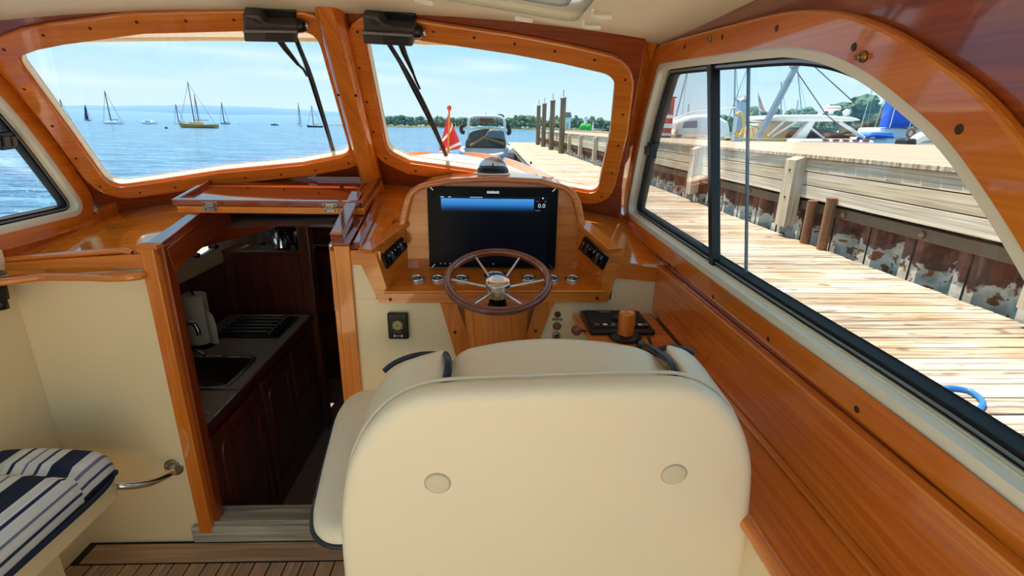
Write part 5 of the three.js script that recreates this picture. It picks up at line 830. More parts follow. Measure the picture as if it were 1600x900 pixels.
function launch(px, py, L, turn, hullM, topM, label) { const q = onY(px, py, SEA), t = thing('motorboat', label, 'motorboat', q); t.rotation.y = turn; local('hull', hullGeo(L, L * 0.3, L * 0.11, L * 0.08), hullM, t); local('cabin', box(-L * 0.22, L * 0.18, L * 0.1, L * 0.2, -L * 0.1, L * 0.1, 0.1), topM, t); local('windows', box(-L * 0.2, L * 0.19, L * 0.145, L * 0.18, -L * 0.103, L * 0.103, 0.02), M.bulkGlass, t); local('flybridge', box(-L * 0.15, L * 0.05, L * 0.2, L * 0.255, -L * 0.08, L * 0.08, 0.1), topM, t); local('rail', [bar([-L * 0.4, L * 0.2, L * 0.1], [L * 0.4, L * 0.21, 0.05], 0.05), bar([-L * 0.1, L * 0.255, 0], [-L * 0.1, L * 0.36, 0], 0.06)], M.white, t); }
launch(233, 194, 10, 3.0, M.white, M.white, 'white motorboat lying alone between two sailboats');
launch(429, 196, 6.5, 3.1, M.blackHull, M.greyLight, 'small dark motorboat between the red sailboat and the wiper');
for (const [px, py, n, m] of [[373, 194.5, 'dark mooring buoy just past the red-hulled sailboat', M.blackHull], [260, 201, 'dark mooring buoy in open water beneath the white motorboat', M.blackHull], [453, 197, 'orange mooring buoy next to the end-on sailboat', M.orange], [523, 197, 'white mooring buoy close to the windshield post', M.white]]) { const q = onY(px, py, SEA), t = thing('mooring_buoy', n, 'buoy', q); local('float', new THREE.SphereGeometry(0.4, 16, 12).translate(0, 0.15, 0), m, t); local('ring', new THREE.TorusGeometry(0.14, 0.03, 6, 12).translate(0, 0.62, 0), M.darkMast, t); }
{ // the console boat moored ahead of the bow
  const z = -22, c = onZ(760, 238, z), t = thing('console_boat', 'open console boat with white tower frame and dark cover moored ahead of the bow', 'motorboat', [c.x, SEA, z]);
  const X = (px) => onZ(px, 200, z).x, Y = (py) => onZ(760, py, z).y;
  const hg = hullGeo(6.4, 2.5, Y(236) - SEA, 0.5).rotateY(Math.PI / 2).translate(c.x, SEA, z - 2.6); part('hull', hg, phys(0x9aa3ab, 0.3, {}), t);
  part('gunwale', tube([[X(724), Y(237), z + 0.2], [X(745), Y(241), z + 0.8], [X(775), Y(241), z + 0.8], [X(794), Y(235), z + 0.2], [X(790), Y(233), z - 3], [X(730), Y(235), z - 3]], 0.07, true), M.white, t);
  const cov = slabSoft(rounded([[X(726), Y(238), 0], [X(727), Y(222), 0.1], [X(735), Y(206), 0.15], [X(757), Y(201), 0.1], [X(786), Y(203), 0.1], [X(792), Y(222), 0.1], [X(790), Y(238), 0]], 0.1), 1.6, 0.25).translate(0, 0, z - 1.4);
  part('cover', cov, std(0x4c4844, 0.8), t);
  part('cover_fold', [bar([X(735), Y(228), z + 0.24], [X(757), Y(214), z + 0.22], 0.06), bar([X(757), Y(214), z + 0.22], [X(788), Y(224), z + 0.24], 0.07), bar([X(734), Y(234), z + 0.24], [X(786), Y(233), z + 0.24], 0.05)], std(0x8c7250, 0.8), t);
  part('windscreen', slabSoft(rounded([[X(757), Y(214)], [X(764), Y(202)], [X(784), Y(202)], [X(789), Y(218)]], 0.1), 0.5, 0.1).translate(0, 0, z - 0.1), std(0x5c6670, 0.4), t);
  part('tower', [tube([[X(730), Y(236), z], [X(731), Y(215), z], [X(734), Y(186), z], [X(739), Y(183), z], [X(760), Y(182), z], [X(782), Y(183), z], [X(787), Y(187), z], [X(789), Y(215), z], [X(791), Y(234), z]], 0.055, false, 60), tube([[X(734), Y(200), z], [X(760), Y(198), z], [X(787), Y(200), z]], 0.03)], M.white, t);
  part('tower_panel', box(X(750), X(769), Y(192), Y(184), z - 0.1, z + 0.1, 0.04), std(0x6b4a34, 0.7), t);
  for (const px of [739, 744, 774, 780]) part('lamp', lathe([[0, 0.1], [0.05, 0.1], [0.09, 0.04], [0.08, -0.05], [0, -0.06]], V(X(px), Y(187), z), V(0, 0, 1), 16), M.greyLight, t);
  for (const s of [[722, 1], [796, -1]]) part('outrigger', tube([[X(s[0] + 3 * s[1]), Y(196), z], [X(s[0] - 1), Y(199), z], [X(s[0]), Y(207), z], [X(s[0] + 4 * s[1]), Y(208), z]], 0.08), M.blackHull, t);
  part('aerial', bar([X(759), Y(182), z], [X(759), Y(175), z], 0.02), M.white, t);
}

// ================================================================ FLOATING DOCK
const DOCK = 0.5;
{
  const t = thing('floating_dock', 'long weathered dock of bleached cross planks beside the boat', 'dock', [2.25, 0, -8]);
  const map = tex(1024, 1024, (u, v) => {
    const plankIx = Math.floor(v * 20); const f = fbm(u, v, 5, 160, 90, 3), f2 = fbm(u, v, 12, 420, 95, 2), big = fbm(u, v, 4, 5, 97, 3), knot = fbm(u, v, 14, 60, 99, 2);
    let c = mix3([228, 221, 208], [140, 122, 104], smooth(0.38, 0.78, f * 0.62 + f2 * 0.38)); c = mix3(c, [198, 142, 88], smooth(0.54, 0.74, big) * 0.3); c = mix3(c, [104, 78, 56], smooth(0.70, 0.84, knot) * 0.5); const k = 0.9 + 0.2 * hash(plankIx, 3, 5); return c.map((q) => q * k);
  });
  const m = new THREE.MeshStandardMaterial({ map, roughness: 0.85, color: 0xe6e3de });
  const x0 = 1.18, x1 = 3.43, W = 0.139, n = 118;
  const gs = Array.from({ length: 20 }, (_, k) => { const g = new RoundedBoxGeometry(x1 - x0, 0.038, W - 0.008, 1, 0.005), q = g.toNonIndexed ? (g.index ? g.toNonIndexed() : g) : g; const p = q.attributes.position, uv = new Float32Array(p.count * 2); for (let i = 0; i < p.count; i++) { uv[i * 2] = (p.getX(i) + 1.2) / 2.4 + k * 0.0; uv[i * 2 + 1] = (k + 0.5 + p.getZ(i) / W * 0.96) / 20 + p.getY(i) * 0.1; } q.setAttribute('uv', new THREE.BufferAttribute(uv, 2)); return q; });
  seedNow = 4; const far = [];
  for (let i = 0; i < 300; i++) { const z = 0.2 - i * W, dx = (rnd() - 0.5) * 0.02, dy = (rnd() - 0.5) * 0.004, ry = (rnd() - 0.5) * 0.003; const g = gs[i % 20]; if (i < n) { const p = shade(new THREE.Mesh(g, m)); p.name = 'plank'; p.position.set((x0 + x1) / 2 + dx - 2.25, DOCK - 0.019 + dy, z + 8); p.rotation.y = ry; t.add(p); } else far.push(g.clone().translate((x0 + x1) / 2 + dx, DOCK - 0.019, z)); }
  part('far_planks', merge(far), m, t).userData.kind = 'stuff';
  part('side_beam', [box(x0 + 0.02, x0 + 0.08, DOCK - 0.24, DOCK - 0.04, -41.5, 0.3, 0.01), box(x1 - 0.08, x1 - 0.02, DOCK - 0.24, DOCK - 0.04, -41.5, 0.3, 0.01)], M.greyWood, t);
  part('float', [-3, -9, -15, -21, -27, -33].map((z) => box(x0 + 0.15, x1 - 0.15, SEA - 0.2, DOCK - 0.2, z - 1.2, z + 1.2, 0.05)), std(0x2c2f33, 0.8), t);
  for (const z of [-7.5, -9.2, -12.5, -17]) { const c = thing('dock_cleat', ['dark iron cleat on the dock edge, first ahead of the wheelhouse', 'dark iron cleat on the dock edge, second ahead of the wheelhouse', 'dark iron cleat on the dock edge, third ahead of the wheelhouse', 'dark iron cleat on the dock edge next to the moored console boat'][[-7.5, -9.2, -12.5, -17].indexOf(z)], 'cleat', [x0 + 0.09, DOCK, z]); local('horn', tube([[0, 0.06, -0.14], [0, 0.075, -0.05], [0, 0.075, 0.05], [0, 0.06, 0.14]], 0.014), M.blackHull, c); local('foot', [box(-0.03, 0.03, 0, 0.07, -0.06, -0.02, 0.008), box(-0.03, 0.03, 0, 0.07, 0.02, 0.06, 0.008)], M.blackHull, c); }
}
{
  const p = (x, y, h) => onY(x, y, DOCK + h); const pts = [p(1380, 668, 0.012), p(1443, 626, 0.012), p(1462, 612, 0.014), p(1488, 606, 0.016), p(1515, 611, 0.016), p(1535, 627, 0.014), p(1528, 641, 0.012), p(1500, 656, 0.012), p(1470, 690, 0.012), p(1440, 730, 0.012)];
  const h = single('water_hose', tube(pts, 0.012, false, 90, 10), M.hose, 'blue hose looped on the bleached dock planks', 'hose');
}

// ================================================================ TIMBER-FACED WHARF with sheet piling
const WX = 3.46, WT = 1.425;
{
  const t = thing('wharf', 'timber wharf with plank face over rusty sheet piling behind the dock', 'wharf', [5, 0, -12]);
  seedNow = 9;
  const faceMap = woodTex([226, 219, 205], [150, 136, 120], 55, 0.9), faceM = [0, 1, 2].map((k) => { const mm = new THREE.MeshStandardMaterial({ map: faceMap, roughness: 0.85, color: [0xffffff, 0xf2ece2, 0xe9e2d6][k] }); return mm; });
  const posts = [-2.75, -5.6, -8.45, -11.3, -14.15, -17, -19.9, -22.8, -25.7];
  for (let r = 0; r < 3; r++) { let z = 0.2; const y1 = WT - 0.045 - r * 0.142, y0 = y1 - 0.133; for (let k = 0; z > -40; k++) { const e = Math.max(-41, -2.76 - 2.85 * (k * 2 + (r % 2)) - 0.1); if (Math.abs(z - e) > 0.3) part('face_plank', grain(box(WX - 0.02 - 0.004 * rnd(), WX + 0.03, y0, y1, e + 0.004, z, 0.005), 'z', [1.5, 0.26], 0.31 * k + 0.17 * r), faceM[(k + r) % 3], t); z = e; } }
  // deck boards, their ends overhanging the face
  const W = 0.19, board = (L) => [0, 1, 2, 3].map((k) => grain(new RoundedBoxGeometry(L, 0.04, W - 0.01, 1, 0.005), 'x', [1.6, 0.5], 0.27 * k)), gw = board(7.6), gn = board(2.34); const far = [];
  for (let i = 0; i < 212; i++) { const z = 0.1 - i * W, wide = i < 67, g = (wide ? gw : gn)[(i * 5) % 4], L2 = wide ? 3.8 : 1.17; const dx = 0.006 * rnd(); if (i < 67) { const p = shade(new THREE.Mesh(g, M.greyWood)); p.name = 'deck_plank'; p.position.set(WX - 0.055 + L2 + dx - 5, WT - 0.02, z + 12); t.add(p); } else far.push(g.clone().translate(WX - 0.055 + L2 + dx, WT - 0.02, z)); }
  part('far_deck_planks', merge(far), M.greyWood, t).userData.kind = 'stuff';
  part('kerb', grain(box(5.55, 5.74, WT, WT + 0.1, -40, -12.7, 0.01), 'z', [1.6, 0.5]), M.greyWood, t);
  for (const z of posts) { const pr = slab(rounded([[-0.02, 0.62], [0.13, 0.70], [0.13, 1.385], [0.06, 1.385], [-0.02, 1.355]], 0.004), null, 0.21, 0.005).rotateY(-Math.PI / 2); // profile x -> towards the dock
    const g = slab(rounded([[0, 0.66], [0.13, 0.62], [0.13, 1.36], [0.02, 1.40], [0, 1.40]].map(([a, b]) => [-a, b]), 0.004), null, 0.2, 0.006).translate(WX - 0.02, 0, z - 0.1);
    const q = part('post', grain(g, 'y', [1.2, 0.3], 0.3 * z), faceM[1], t); for (const y of [1.25, 0.95]) part('bolt', disc(V(WX - 0.15, y, z + 0.02), V(-1, 0, 0), 0.014, 0.008, 10), M.screw, q); }
  // sheet piling: one panel for each fold of the steel
  const rust = tex(1024, 512, (u, v) => { const y = v; const edge = 0.43 + 0.30 * (fbm(u, 0.5, 26, 2, 41, 4) - 0.5) + 0.16 * (fbm(u, v, 110, 18, 43, 3) - 0.5); const n = fbm(u, v, 60, 10, 47, 4), st = fbm(u, v, 120, 3, 49, 3);
    let rustC = mix3([128, 84, 72], [84, 54, 48], smooth(0.3, 0.7, n * 0.5 + st * 0.5)); rustC = mix3(rustC, [150, 128, 112], smooth(0.62, 0.78, st) * 0.5); let paint = mix3([226, 220, 206], [178, 172, 158], smooth(0.4, 0.75, n)); paint = mix3(paint, [146, 92, 60], smooth(0.64, 0.69, fbm(u, v, 100, 16, 53, 3))); return mix3(paint, rustC, smooth(edge - 0.015, edge + 0.015, y)); });
  const rm = new THREE.MeshStandardMaterial({ map: rust, roughness: 0.85, metalness: 0.1 });
  const P = 0.52; const back = WX + 0.08, fs = [];
  for (let i = 0; i < 79; i++) { const z0 = 0.2 - i * P; const mk = () => { const q = [], uv = []; const line = [[0.0, 0.0], [0.0, 0.11], [0.11, 0.20], [0.11, 0.35], [0.0, 0.44], [0.0, P]]; for (let s = 0; s < line.length - 1; s++) { const [a, za] = line[s], [b, zb] = line[s + 1]; const A = [back + a, z0 - za], B = [back + b, z0 - zb]; const y0 = SEA - 0.3, y1 = 1.12; const u0 = (z0 - za) / 5.2, u1 = (z0 - zb) / 5.2, v0 = (y0 - 0.30) / 0.8, v1 = (y1 - 0.30) / 0.8; const c0 = Math.max(0.02, v0), pts = [[A[0], y0, A[1], u0, 0.05], [B[0], y0, B[1], u1, 0.05], [B[0], 0.32, B[1], u1, 0.05], [A[0], 0.32, A[1], u0, 0.05], [B[0], y1, B[1], u1, 0.98], [A[0], y1, A[1], u0, 0.98]]; for (const k of [0, 2, 1, 0, 3, 2, 3, 4, 2, 3, 5, 4]) { q.push(...pts[k].slice(0, 3)); uv.push(pts[k][3], pts[k][4]); } } const g = new THREE.BufferGeometry(); g.setAttribute('position', new THREE.Float32BufferAttribute(q, 3)); g.setAttribute('uv', new THREE.Float32BufferAttribute(uv, 2)); g.computeVertexNormals(); return g; };
    if (i < 50) { const sp = part('sheet_pile', mk(), rm, t); part('interlock', box(back - 0.006, back + 0.004, SEA - 0.3, 1.1, z0 - 0.006, z0 + 0.006, 0), M.caulk, sp); } else fs.push(mk()); }
  part('far_sheet_piles', merge(fs), rm, t).userData.kind = 'stuff';
  const wl = part('waler', grain(box(WX + 0.02, WX + 0.1, 0.83, 0.93, -40, 0.2, 0.008), 'z', [0.6, 0.3]), std(0x6a5a48, 0.85), t);
  for (let z = -1; z > -16; z -= 0.95) part('bolt', disc(V(WX + 0.02, 0.88, z), V(-1, 0, 0), 0.03, 0.02, 10), M.rustPipe, wl);
  part('backfill', [box(WX + 0.26, 5.7, SEA - 0.3, WT - 0.05, -40, 0.2, 0), box(5.7, 10.9, SEA - 0.3, WT - 0.05, -12.5, 0.2, 0)], std(0x2a2420, 1), t);
}
for (const [a, b, lab] of [[[1270, 315], [1257, 378], 'shorter rusty pipe standing against the sheet piling'], [[1300, 311], [1281, 386], 'taller rusty pipe standing against the sheet piling']]) { const p = onX(...a, WX - 0.06), q = onX(...b, WX - 0.06); const t = thing('mooring_pipe', lab, 'pipe', [p.x, SEA, p.z]); part('tube', grain(bar([p.x, SEA - 0.2, p.z], [p.x, p.y, p.z], 0.048, 0.048, 20), 'y', [0.6, 0.3]), M.rustPipe, t); part('cap', disc(V(p.x, p.y, p.z), V(0, 1, 0), 0.05, 0.012), M.rustPipe, t); }
[[842, 165, -36, 'first'], [851, 162, -32.5, 'second'], [864, 157, -28.2, 'third'], [880.5, 153, -24.4, 'fourth']].forEach(([x, y, z, o]) => { const p = onZ(x, y, z); const lab = { first: 'thinnest wooden piling in the row of four by the dock', second: 'wooden piling second in the row of four, seaward side of centre', third: 'wooden piling third in the row of four, landward of centre', fourth: 'tallest thickest wooden piling in the row of four by the dock' }[o]; const t = thing('piling', lab, 'piling', [p.x, SEA, z]); const h = p.y - SEA; local('shaft', grain(bar([0, -0.4, 0], [0, h, 0], 0.14, 0.13, 14), 'y', [1.6, 0.5]), M.piling, t); local('cap', lathe([[0.15, 0], [0.15, 0.04], [0.02, 0.1], [0, 0.1]], V(0, h - 0.03, 0), V(0, 1, 0), 16), M.greyLight, t); local('pin', bar([0, h, 0], [0, h + 0.35, 0], 0.018), M.greyLight, t); });

// ================================================================ BEYOND THE WHARF: yachts, masts, flag
const at = (px, py, z) => onZ(px, py, z);
{ // harbour marks beyond the end of the wharf
  const z = -46, b = at(914, 206, z), t = thing('channel_marker', 'white lantern tower rising between two green balls beyond the wharf', 'marker', [b.x, b.y, z]); const s = 46 / FOCAL;
  local('footing', bar([0, SEA - b.y - 0.2, 0], [0, 0, 0], 0.5), M.greyLight, t); local('tower', lathe([[0, 0], [5 * s, 0], [2.6 * s, 14 * s], [2 * s, 19 * s], [2.6 * s, 19.5 * s], [2.6 * s, 22 * s], [0, 25 * s]], V(0, 0, 0)), M.white, t); for (const k of [-1, 1]) local('ball', new THREE.SphereGeometry(5.6 * s, 20, 14).scale(0.8, 1, 0.8).translate(k * 4.5 * s, 6 * s, 0.2), M.green, t);
  const c = at(885, 202, -44), d = thing('dock_office', 'small white hut with a grey roof behind the pilings', 'hut', [c.x, c.y, -44]); const r = 44 / FOCAL; local('walls', box(-5 * r, 5 * r, 0, 17 * r, -0.4, 0.4, 0.02), M.white, d); local('roof', slab([[-6 * r, 17 * r], [6 * r, 17 * r], [4 * r, 24 * r], [-4 * r, 24 * r]], null, 1, 0.02).translate(0, 0, -0.5), M.greyLight, d); local('footing', box(-5 * r, 5 * r, SEA - c.y - 0.2, 0, -0.4, 0.4, 0), M.greyLight, d); local('door', box(-2 * r, 2 * r, 0, 9 * r, 0.38, 0.42, 0), M.tan, d);
}
sailboat(925, 201, [924, 186], 6, 1.6, M.white, 'tiny white-sailed boat beyond the green balls', { far: 300, sail: M.white });
{ // kiosk, white dodger, hose post
  const z = -15.5, g = WT, b = at(1030, 213, z), s = 16.5 / FOCAL;
  const t = thing('kiosk', 'red kiosk with white stripes and a small arched window on the wharf', 'kiosk', [b.x, WT, z]); const x0 = at(1018, 200, z).x, x1 = at(1050, 200, z).x, H = at(1035, 153, z).y;
  part('body', box(x0, x1, WT, H, z - 0.35, z, 0.02), M.red, t); part('side_strip', box(x0 - 0.01, x0 + (x1 - x0) * 0.42, WT + 0.1, H - 0.0, z - 0.30, z + 0.012, 0.01), std(0xf07060, 0.5), t); for (const [a, c] of [[0.25, 0.36], [0.5, 0.58], [0.05, 0.12]]) part('stripe', box(x0 + (x1 - x0) * 0.4, x1 + 0.005, WT + (H - WT) * a, WT + (H - WT) * c, z - 0.3, z + 0.012, 0), M.white, t); part('window', box(x0 + (x1 - x0) * 0.6, x0 + (x1 - x0) * 0.85, H - 0.42, H - 0.15, z - 0.1, z + 0.014, 0.03), M.bulkGlass, t); part('cap', box(x0 - 0.03, x1 + 0.03, H, H + 0.04, z - 0.4, z + 0.05, 0.01), std(0xb03028, 0.5), t);
  const zd = -17, dd = thing('white_cruiser', 'white cruiser bow and cabin seen behind the red kiosk', 'motorboat', [at(1090, 215, zd).x, WT - 0.3, zd]); const Q = (x, y) => { const p = at(x, y, zd); return [p.x, p.y]; };
  part('cabin', slabSoft(rounded([[...Q(1052, 216), 0], [...Q(1056, 188), 0.1], [...Q(1078, 180), 0.1], [...Q(1112, 178), 0.1], [...Q(1136, 190), 0.15], [...Q(1140, 216), 0]], 0.05), 1.4, 0.15).translate(0, 0, zd - 1.2), M.gelcoat, dd); part('windows', slabSoft(rounded([[...Q(1062, 200)], [...Q(1066, 190)], [...Q(1086, 188)], [...Q(1086, 200)]], 0.04), 0.1, 0.02).translate(0, 0, zd + 0.12), std(0x7f8ea0, 0.3), dd); part('rail', tube([at(1055, 186, zd + 0.2), at(1080, 176, zd + 0.2), at(1118, 172, zd + 0.2), at(1150, 168, zd + 0.2)], 0.02), M.white, dd); part('hull', box(Q(1052, 0)[0], Q(1150, 0)[0], SEA, Q(1090, 214)[1], zd - 1.4, zd, 0.1), M.white, dd);
  const zp = -11.8, pp = at(1152, 214, zp), ht = at(1152, 158, zp).y, hp = thing('hose_post', 'white-capped blue service post with a yellow hose coil on the wharf', 'post', [pp.x, WT, zp]); const w = 6.5 * 12.2 / FOCAL; part('shaft', box(pp.x - w, pp.x + w, WT, ht, zp - w, zp + w, 0.02), std(0x9cb2cc, 0.5), hp); part('roof', lathe([[w * 1.6, 0], [w * 1.6, 0.04], [0.02, 0.13], [0, 0.13]], V(pp.x, ht, zp), V(0, 1, 0), 4), M.alu, hp);
  part('hose_coil', tube([at(1150, 180, zp + 0.2), at(1156, 176, zp + 0.2), at(1161, 182, zp + 0.2), at(1162, 200, zp + 0.2), at(1155, 212, zp + 0.2), at(1149, 208, zp + 0.2)], 0.035), M.yellow, hp);
}
{ // flag on its staff
  const z = -16, b = at(1190, 212, z), top = at(1184.5, 143, z), t = thing('flag_staff', 'flag with stars and stripes on a thin leaning staff above the yacht', 'flag', [b.x, b.y, z]); part('staff', bar(b, top, 0.02, 0.012), M.mast, t);
  const q = [], uv = [], ix = [], W = 10, H = 8; for (let j = 0; j <= H; j++) for (let i = 0; i <= W; i++) { const u = i / W, v = j / H; const p = at(1185.5 + 9 * u * (0.5 + 0.7 * v) + 1.5 * v, 147 + 20 * u * 0.6 + 22 * v - 4 * u * v, z + 0.06 * Math.sin(u * 9 + v * 3)); q.push(p.x, p.y, p.z); uv.push(u, 1 - v); } for (let j = 0; j < H; j++) for (let i = 0; i < W; i++) { const a = j * (W + 1) + i; ix.push(a, a + W + 1, a + 1, a + 1, a + W + 1, a + W + 2); }
  const g = new THREE.BufferGeometry(); g.setAttribute('position', new THREE.Float32BufferAttribute(q, 3)); g.setAttribute('uv', new THREE.Float32BufferAttribute(uv, 2)); g.setIndex(ix); g.computeVertexNormals();
  const m = tex(190, 130, (u, v) => { if (u < 0.4 && v > 6 / 13) { const gx = mod(u * 30, 2) - 1, gy = mod(v * 19, 2) - 1; return gx * gx + gy * gy < 0.3 ? [240, 240, 240] : [44, 56, 104]; } return Math.floor(v * 13) % 2 === 0 ? [200, 48, 52] : [240, 236, 232]; });
  part('cloth', g, new THREE.MeshPhysicalMaterial({ map: m, roughness: 0.9, transmission: 0.3, thickness: 0, side: THREE.DoubleSide }), t);
}
{ // hardtop cruiser
  const z = -13.5, t = thing('hardtop_cruiser', 'white motor yacht with a hardtop, raked arch and tan side canvas', 'motor yacht', [at(1260, 222, z).x, SEA, z]); const Q = (x, y, r) => { const p = at(x, y, z); return r === undefined ? [p.x, p.y] : [p.x, p.y, r]; };
  part('hardtop', slabSoft(rounded([Q(1196, 186, 0.05), Q(1206, 180, 0.05), Q(1270, 179, 0.1), Q(1330, 184, 0.05), Q(1339, 188, 0.03), Q(1320, 190, 0.05), Q(1230, 190, 0.05)], 0.05), 2.0, 0.06).translate(0, 0, z - 1.8), M.white, t);
  part('arch', [slabSoft(rounded([Q(1236, 218, 0), Q(1262, 189, 0), Q(1272, 189, 0), Q(1252, 218, 0)], 0.02), 0.2, 0.03).translate(0, 0, z - 0.1)], M.white, t);
  part('support', [bar(at(1310, 190, z), at(1350, 216, z), 0.05), bar(at(1272, 190, z), at(1256, 218, z), 0.03), bar(at(1244, 190, z), at(1206, 214, z), 0.03), bar(at(1225, 190, z), at(1200, 212, z), 0.03), bar(at(1262, 196, z), at(1290, 218, z), 0.025)], M.white, t);
  part('side_canvas', slabSoft(rounded([Q(1170, 216, 0), Q(1176, 200, 0.1), Q(1204, 191, 0.05), Q(1256, 191, 0), Q(1240, 217, 0)], 0.02), 0.6, 0.05).translate(0, 0, z - 1.0), M.tan, t);
  part('windscreen', slabSoft(rounded([Q(1256, 217, 0), Q(1270, 199, 0), Q(1312, 205, 0.05), Q(1336, 212, 0.05), Q(1340, 217, 0)], 0.02), 0.8, 0.05).translate(0, 0, z - 1.0), M.bulkGlass, t);
  part('hull', box(Q(1150, 0)[0], Q(1400, 0)[0], SEA, Q(1260, 218)[1], z - 2, z + 0.1, 0.1), M.white, t); part('rub_rail', box(Q(1160, 0)[0], Q(1290, 0)[0], Q(1260, 219)[1] - 0.02, Q(1260, 217)[1], z - 0.1, z + 0.2, 0.01), M.yellow, t);
  part('bow_rail', tube([at(1152, 214, z), at(1160, 196, z), at(1172, 196, z + 0.1), at(1196, 205, z + 0.1)], 0.016), M.alu, t); for (let k = 0; k < 5; k++) part('stanchion', bar(at(1158 + k * 9, 197 + k * 1.5, z + 0.1), at(1160 + k * 9, 215, z + 0.1), 0.013), M.alu, t);
  part('deck_edge', tube([at(1340, 217, z), at(1365, 212, z), at(1395, 214, z)], 0.04), M.blue, t);
  const rd = at(1298, 178, z - 0.6), r = thing('radar_dome', 'white radar dome standing on the yacht hardtop', 'radar', rd); const s = 14 / FOCAL; local('dome', lathe([[0, 0], [3 * s, 0], [4 * s, 4 * s], [12 * s, 6 * s], [13 * s, 9 * s], [10 * s, 11 * s], [0, 12 * s]], V(0, 0, 0)), M.white, r); local('band', lathe([[12.6 * s, 7.2 * s], [13.1 * s, 8.4 * s], [12.6 * s, 8.8 * s]], V(0, 0, 0)), std(0xc08078, 0.5), r); local('light', bar([-8 * s, 10 * s, 0], [-8 * s, 15 * s, 0], 0.02), M.white, r);
  const sl = at(1320, 182, z - 0.5), l = thing('searchlight', 'small white searchlight near the front of the yacht hardtop', 'searchlight', sl); local('lamp_body', lathe([[0, 0.1], [0.06, 0.1], [0.09, 0.02], [0.05, -0.06], [0, -0.06]], V(0, 0.1, 0), V(1, 0.2, 0.3)), M.white, l); local('foot', bar([0, 0, 0], [0, 0.1, 0], 0.03), M.white, l);
}
{ // leaning spar with its rigging
  const z = -11, t = thing('spar', 'thick grey boom leaning up beyond the wharf with two wire stays', 'boom', at(1193, 200, z)); part('pole', bar(at(1184, 217.5, z), at(1254, 84, z), 0.075, 0.06, 16), M.alu, t); part('fitting', box(...[at(1240, 104, z)].flatMap((p) => [p.x - 0.05, p.x + 0.05, p.y - 0.03, p.y + 0.03, p.z - 0.08, p.z + 0.08]), 0.01), M.greyLight, t); part('stay', [bar(at(1255, 88, z), at(1345, 170, z), 0.011)], M.darkMast, t); part('stay', [bar(at(1241, 106, z), at(1290, 178, z), 0.011), bar(at(1290, 178, z), at(1330, 212, z), 0.011)], M.darkMast, t);
}
const far = (px, top, bot, z, r, label, m = M.mast) => { const a0 = at(px[1], bot, z), a1 = at(px[0], top, z), foot = a0.clone().add(a1.clone().sub(a0).multiplyScalar((SEA - a0.y) / (a1.y - a0.y))); const t = thing('distant_mast', label, 'mast', foot, 'bare masts beyond the wharf'); part('pole', bar(foot, a1, r, r * 0.8, 8), m, t); const b = at(px[1] + 10, bot, z); part('shroud', bar(b, at(px[0], top + 2, z), r * 0.25, r * 0.25, 5), m, t); };
[[[1149, 1147], 92, 200, -24, 0.05], [[1171, 1133], 96, 200, -24, 0.03], [[1075, 1054], 108, 190, -26, 0.05], [[1221, 1220], 128, 190, -40, 0.06], [[1246, 1254], 108, 190, -40, 0.045], [[1247, 1242], 156, 190, -40, 0.05], [[1366, 1345], 128, 200, -20, 0.02], [[1385, 1365], 145, 205, -20, 0.02], [[1076, 1074], 162, 190, -34, 0.04]].forEach(([p, a, b, z, r]) => far(p, a, b, z, r, 'slender bare mast or stay rising among the boats beyond the wharf'));
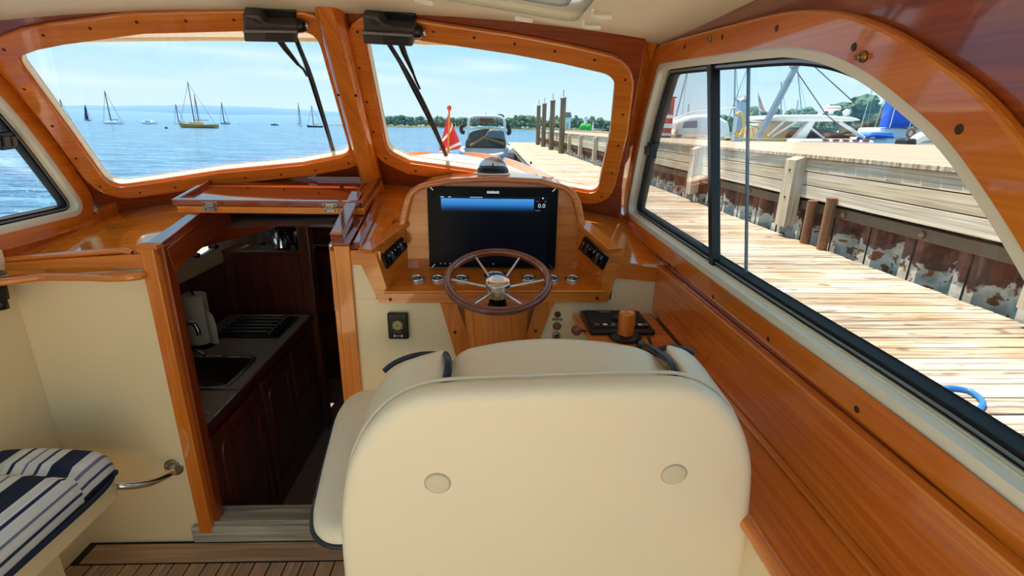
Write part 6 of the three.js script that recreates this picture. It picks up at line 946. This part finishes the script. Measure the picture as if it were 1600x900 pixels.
{ // sailboat with the blue cover
  const z = -15, t = thing('blue_covered_sailboat', 'white sailboat wearing a big bright blue sail cover beyond the wharf', 'sailboat', [at(1410, 222, z).x, SEA, z]); const Q = (x, y, r = 0.05) => { const p = at(x, y, z); return [p.x, p.y, r]; };
  part('sail_cover', slabSoft(rounded([Q(1381, 199), Q(1390, 160, 0.1), Q(1396, 142, 0.1), Q(1440, 150), Q(1470, 190), Q(1420, 198)], 0.05), 0.5, 0.16).translate(0, 0, z - 0.3), M.blue, t);
  part('lashing', [bar(at(1404, 148, z + 0.25), at(1390, 200, z + 0.25), 0.012), bar(at(1428, 172, z + 0.25), at(1420, 202, z + 0.25), 0.012)], M.white, t);
  part('cabin', slabSoft(rounded([Q(1378, 216, 0), Q(1384, 200), Q(1400, 199), Q(1455, 205), Q(1475, 216, 0)], 0.03), 1.2, 0.08).translate(0, 0, z - 1.2), M.white, t); part('hull', box(at(1345, 0, z).x, at(1560, 0, z).x, SEA, at(1400, 216, z).y, z - 2, z + 0.05, 0.1), M.white, t); part('blue_dodger', slabSoft(rounded([Q(1345, 214, 0), Q(1352, 206), Q(1384, 206), Q(1386, 215, 0)], 0.03), 0.6, 0.05).translate(0, 0, z - 0.3), std(0x5f93cf, 0.8), t);
  part('pulpit', tube([at(1430, 214, z), at(1440, 190, z + 0.1), at(1446, 190, z + 0.1), at(1450, 214, z)], 0.02), M.white, t);
  const lr = at(1423, 208, z + 0.3), r = thing('life_ring', 'orange life ring hung on the sailboat rail below the blue cover', 'life ring', lr); local('ring', new THREE.TorusGeometry(0.11, 0.035, 10, 24), M.orange, r); local('cord', new THREE.TorusGeometry(0.15, 0.008, 6, 24), M.white, r);
  const dz = -12, dg = at(1450, 225, dz), d = thing('dinghy', 'white inflatable dinghy with a black outboard lying on the wharf edge', 'dinghy', [dg.x, WT, dz]); part('tube', [tube([at(1426, 226, dz), at(1434, 217, dz), at(1450, 213, dz), at(1490, 216, dz), at(1510, 222, dz)], 0.13), tube([at(1426, 226, dz - 0.6), at(1436, 216, dz - 0.6), at(1500, 219, dz - 0.6)], 0.13)], M.white, d); part('outboard', slabSoft(rounded([[at(1404, 227, dz).x, at(1404, 227, dz).y], [at(1408, 217, dz).x, at(1408, 217, dz).y], [at(1424, 216, dz).x, at(1424, 216, dz).y], [at(1424, 227, dz).x, at(1424, 227, dz).y]], 0.05), 0.4, 0.08).translate(0, 0, dz - 0.2), M.blackHull, d);
  const wz = -12.6, wv = thing('white_runabout', 'low white boat with red trim along the far wharf edge', 'motorboat', [at(1350, 222, wz).x, SEA, wz]); part('hull', box(at(1290, 0, wz).x, at(1420, 0, wz).x, SEA, at(1350, 219, wz).y, wz - 0.65, wz, 0.08), M.white, wv); part('trim', [0, 1, 2, 3, 4].map((k) => box(at(1330 + k * 17, 0, wz).x, at(1340 + k * 17, 0, wz).x, at(1350, 221, wz).y, at(1350, 219, wz).y + 0.01, wz - 0.1, wz + 0.02, 0)), std(0xa05a4c, 0.6), wv);
}
renderer.render(scene, camera);
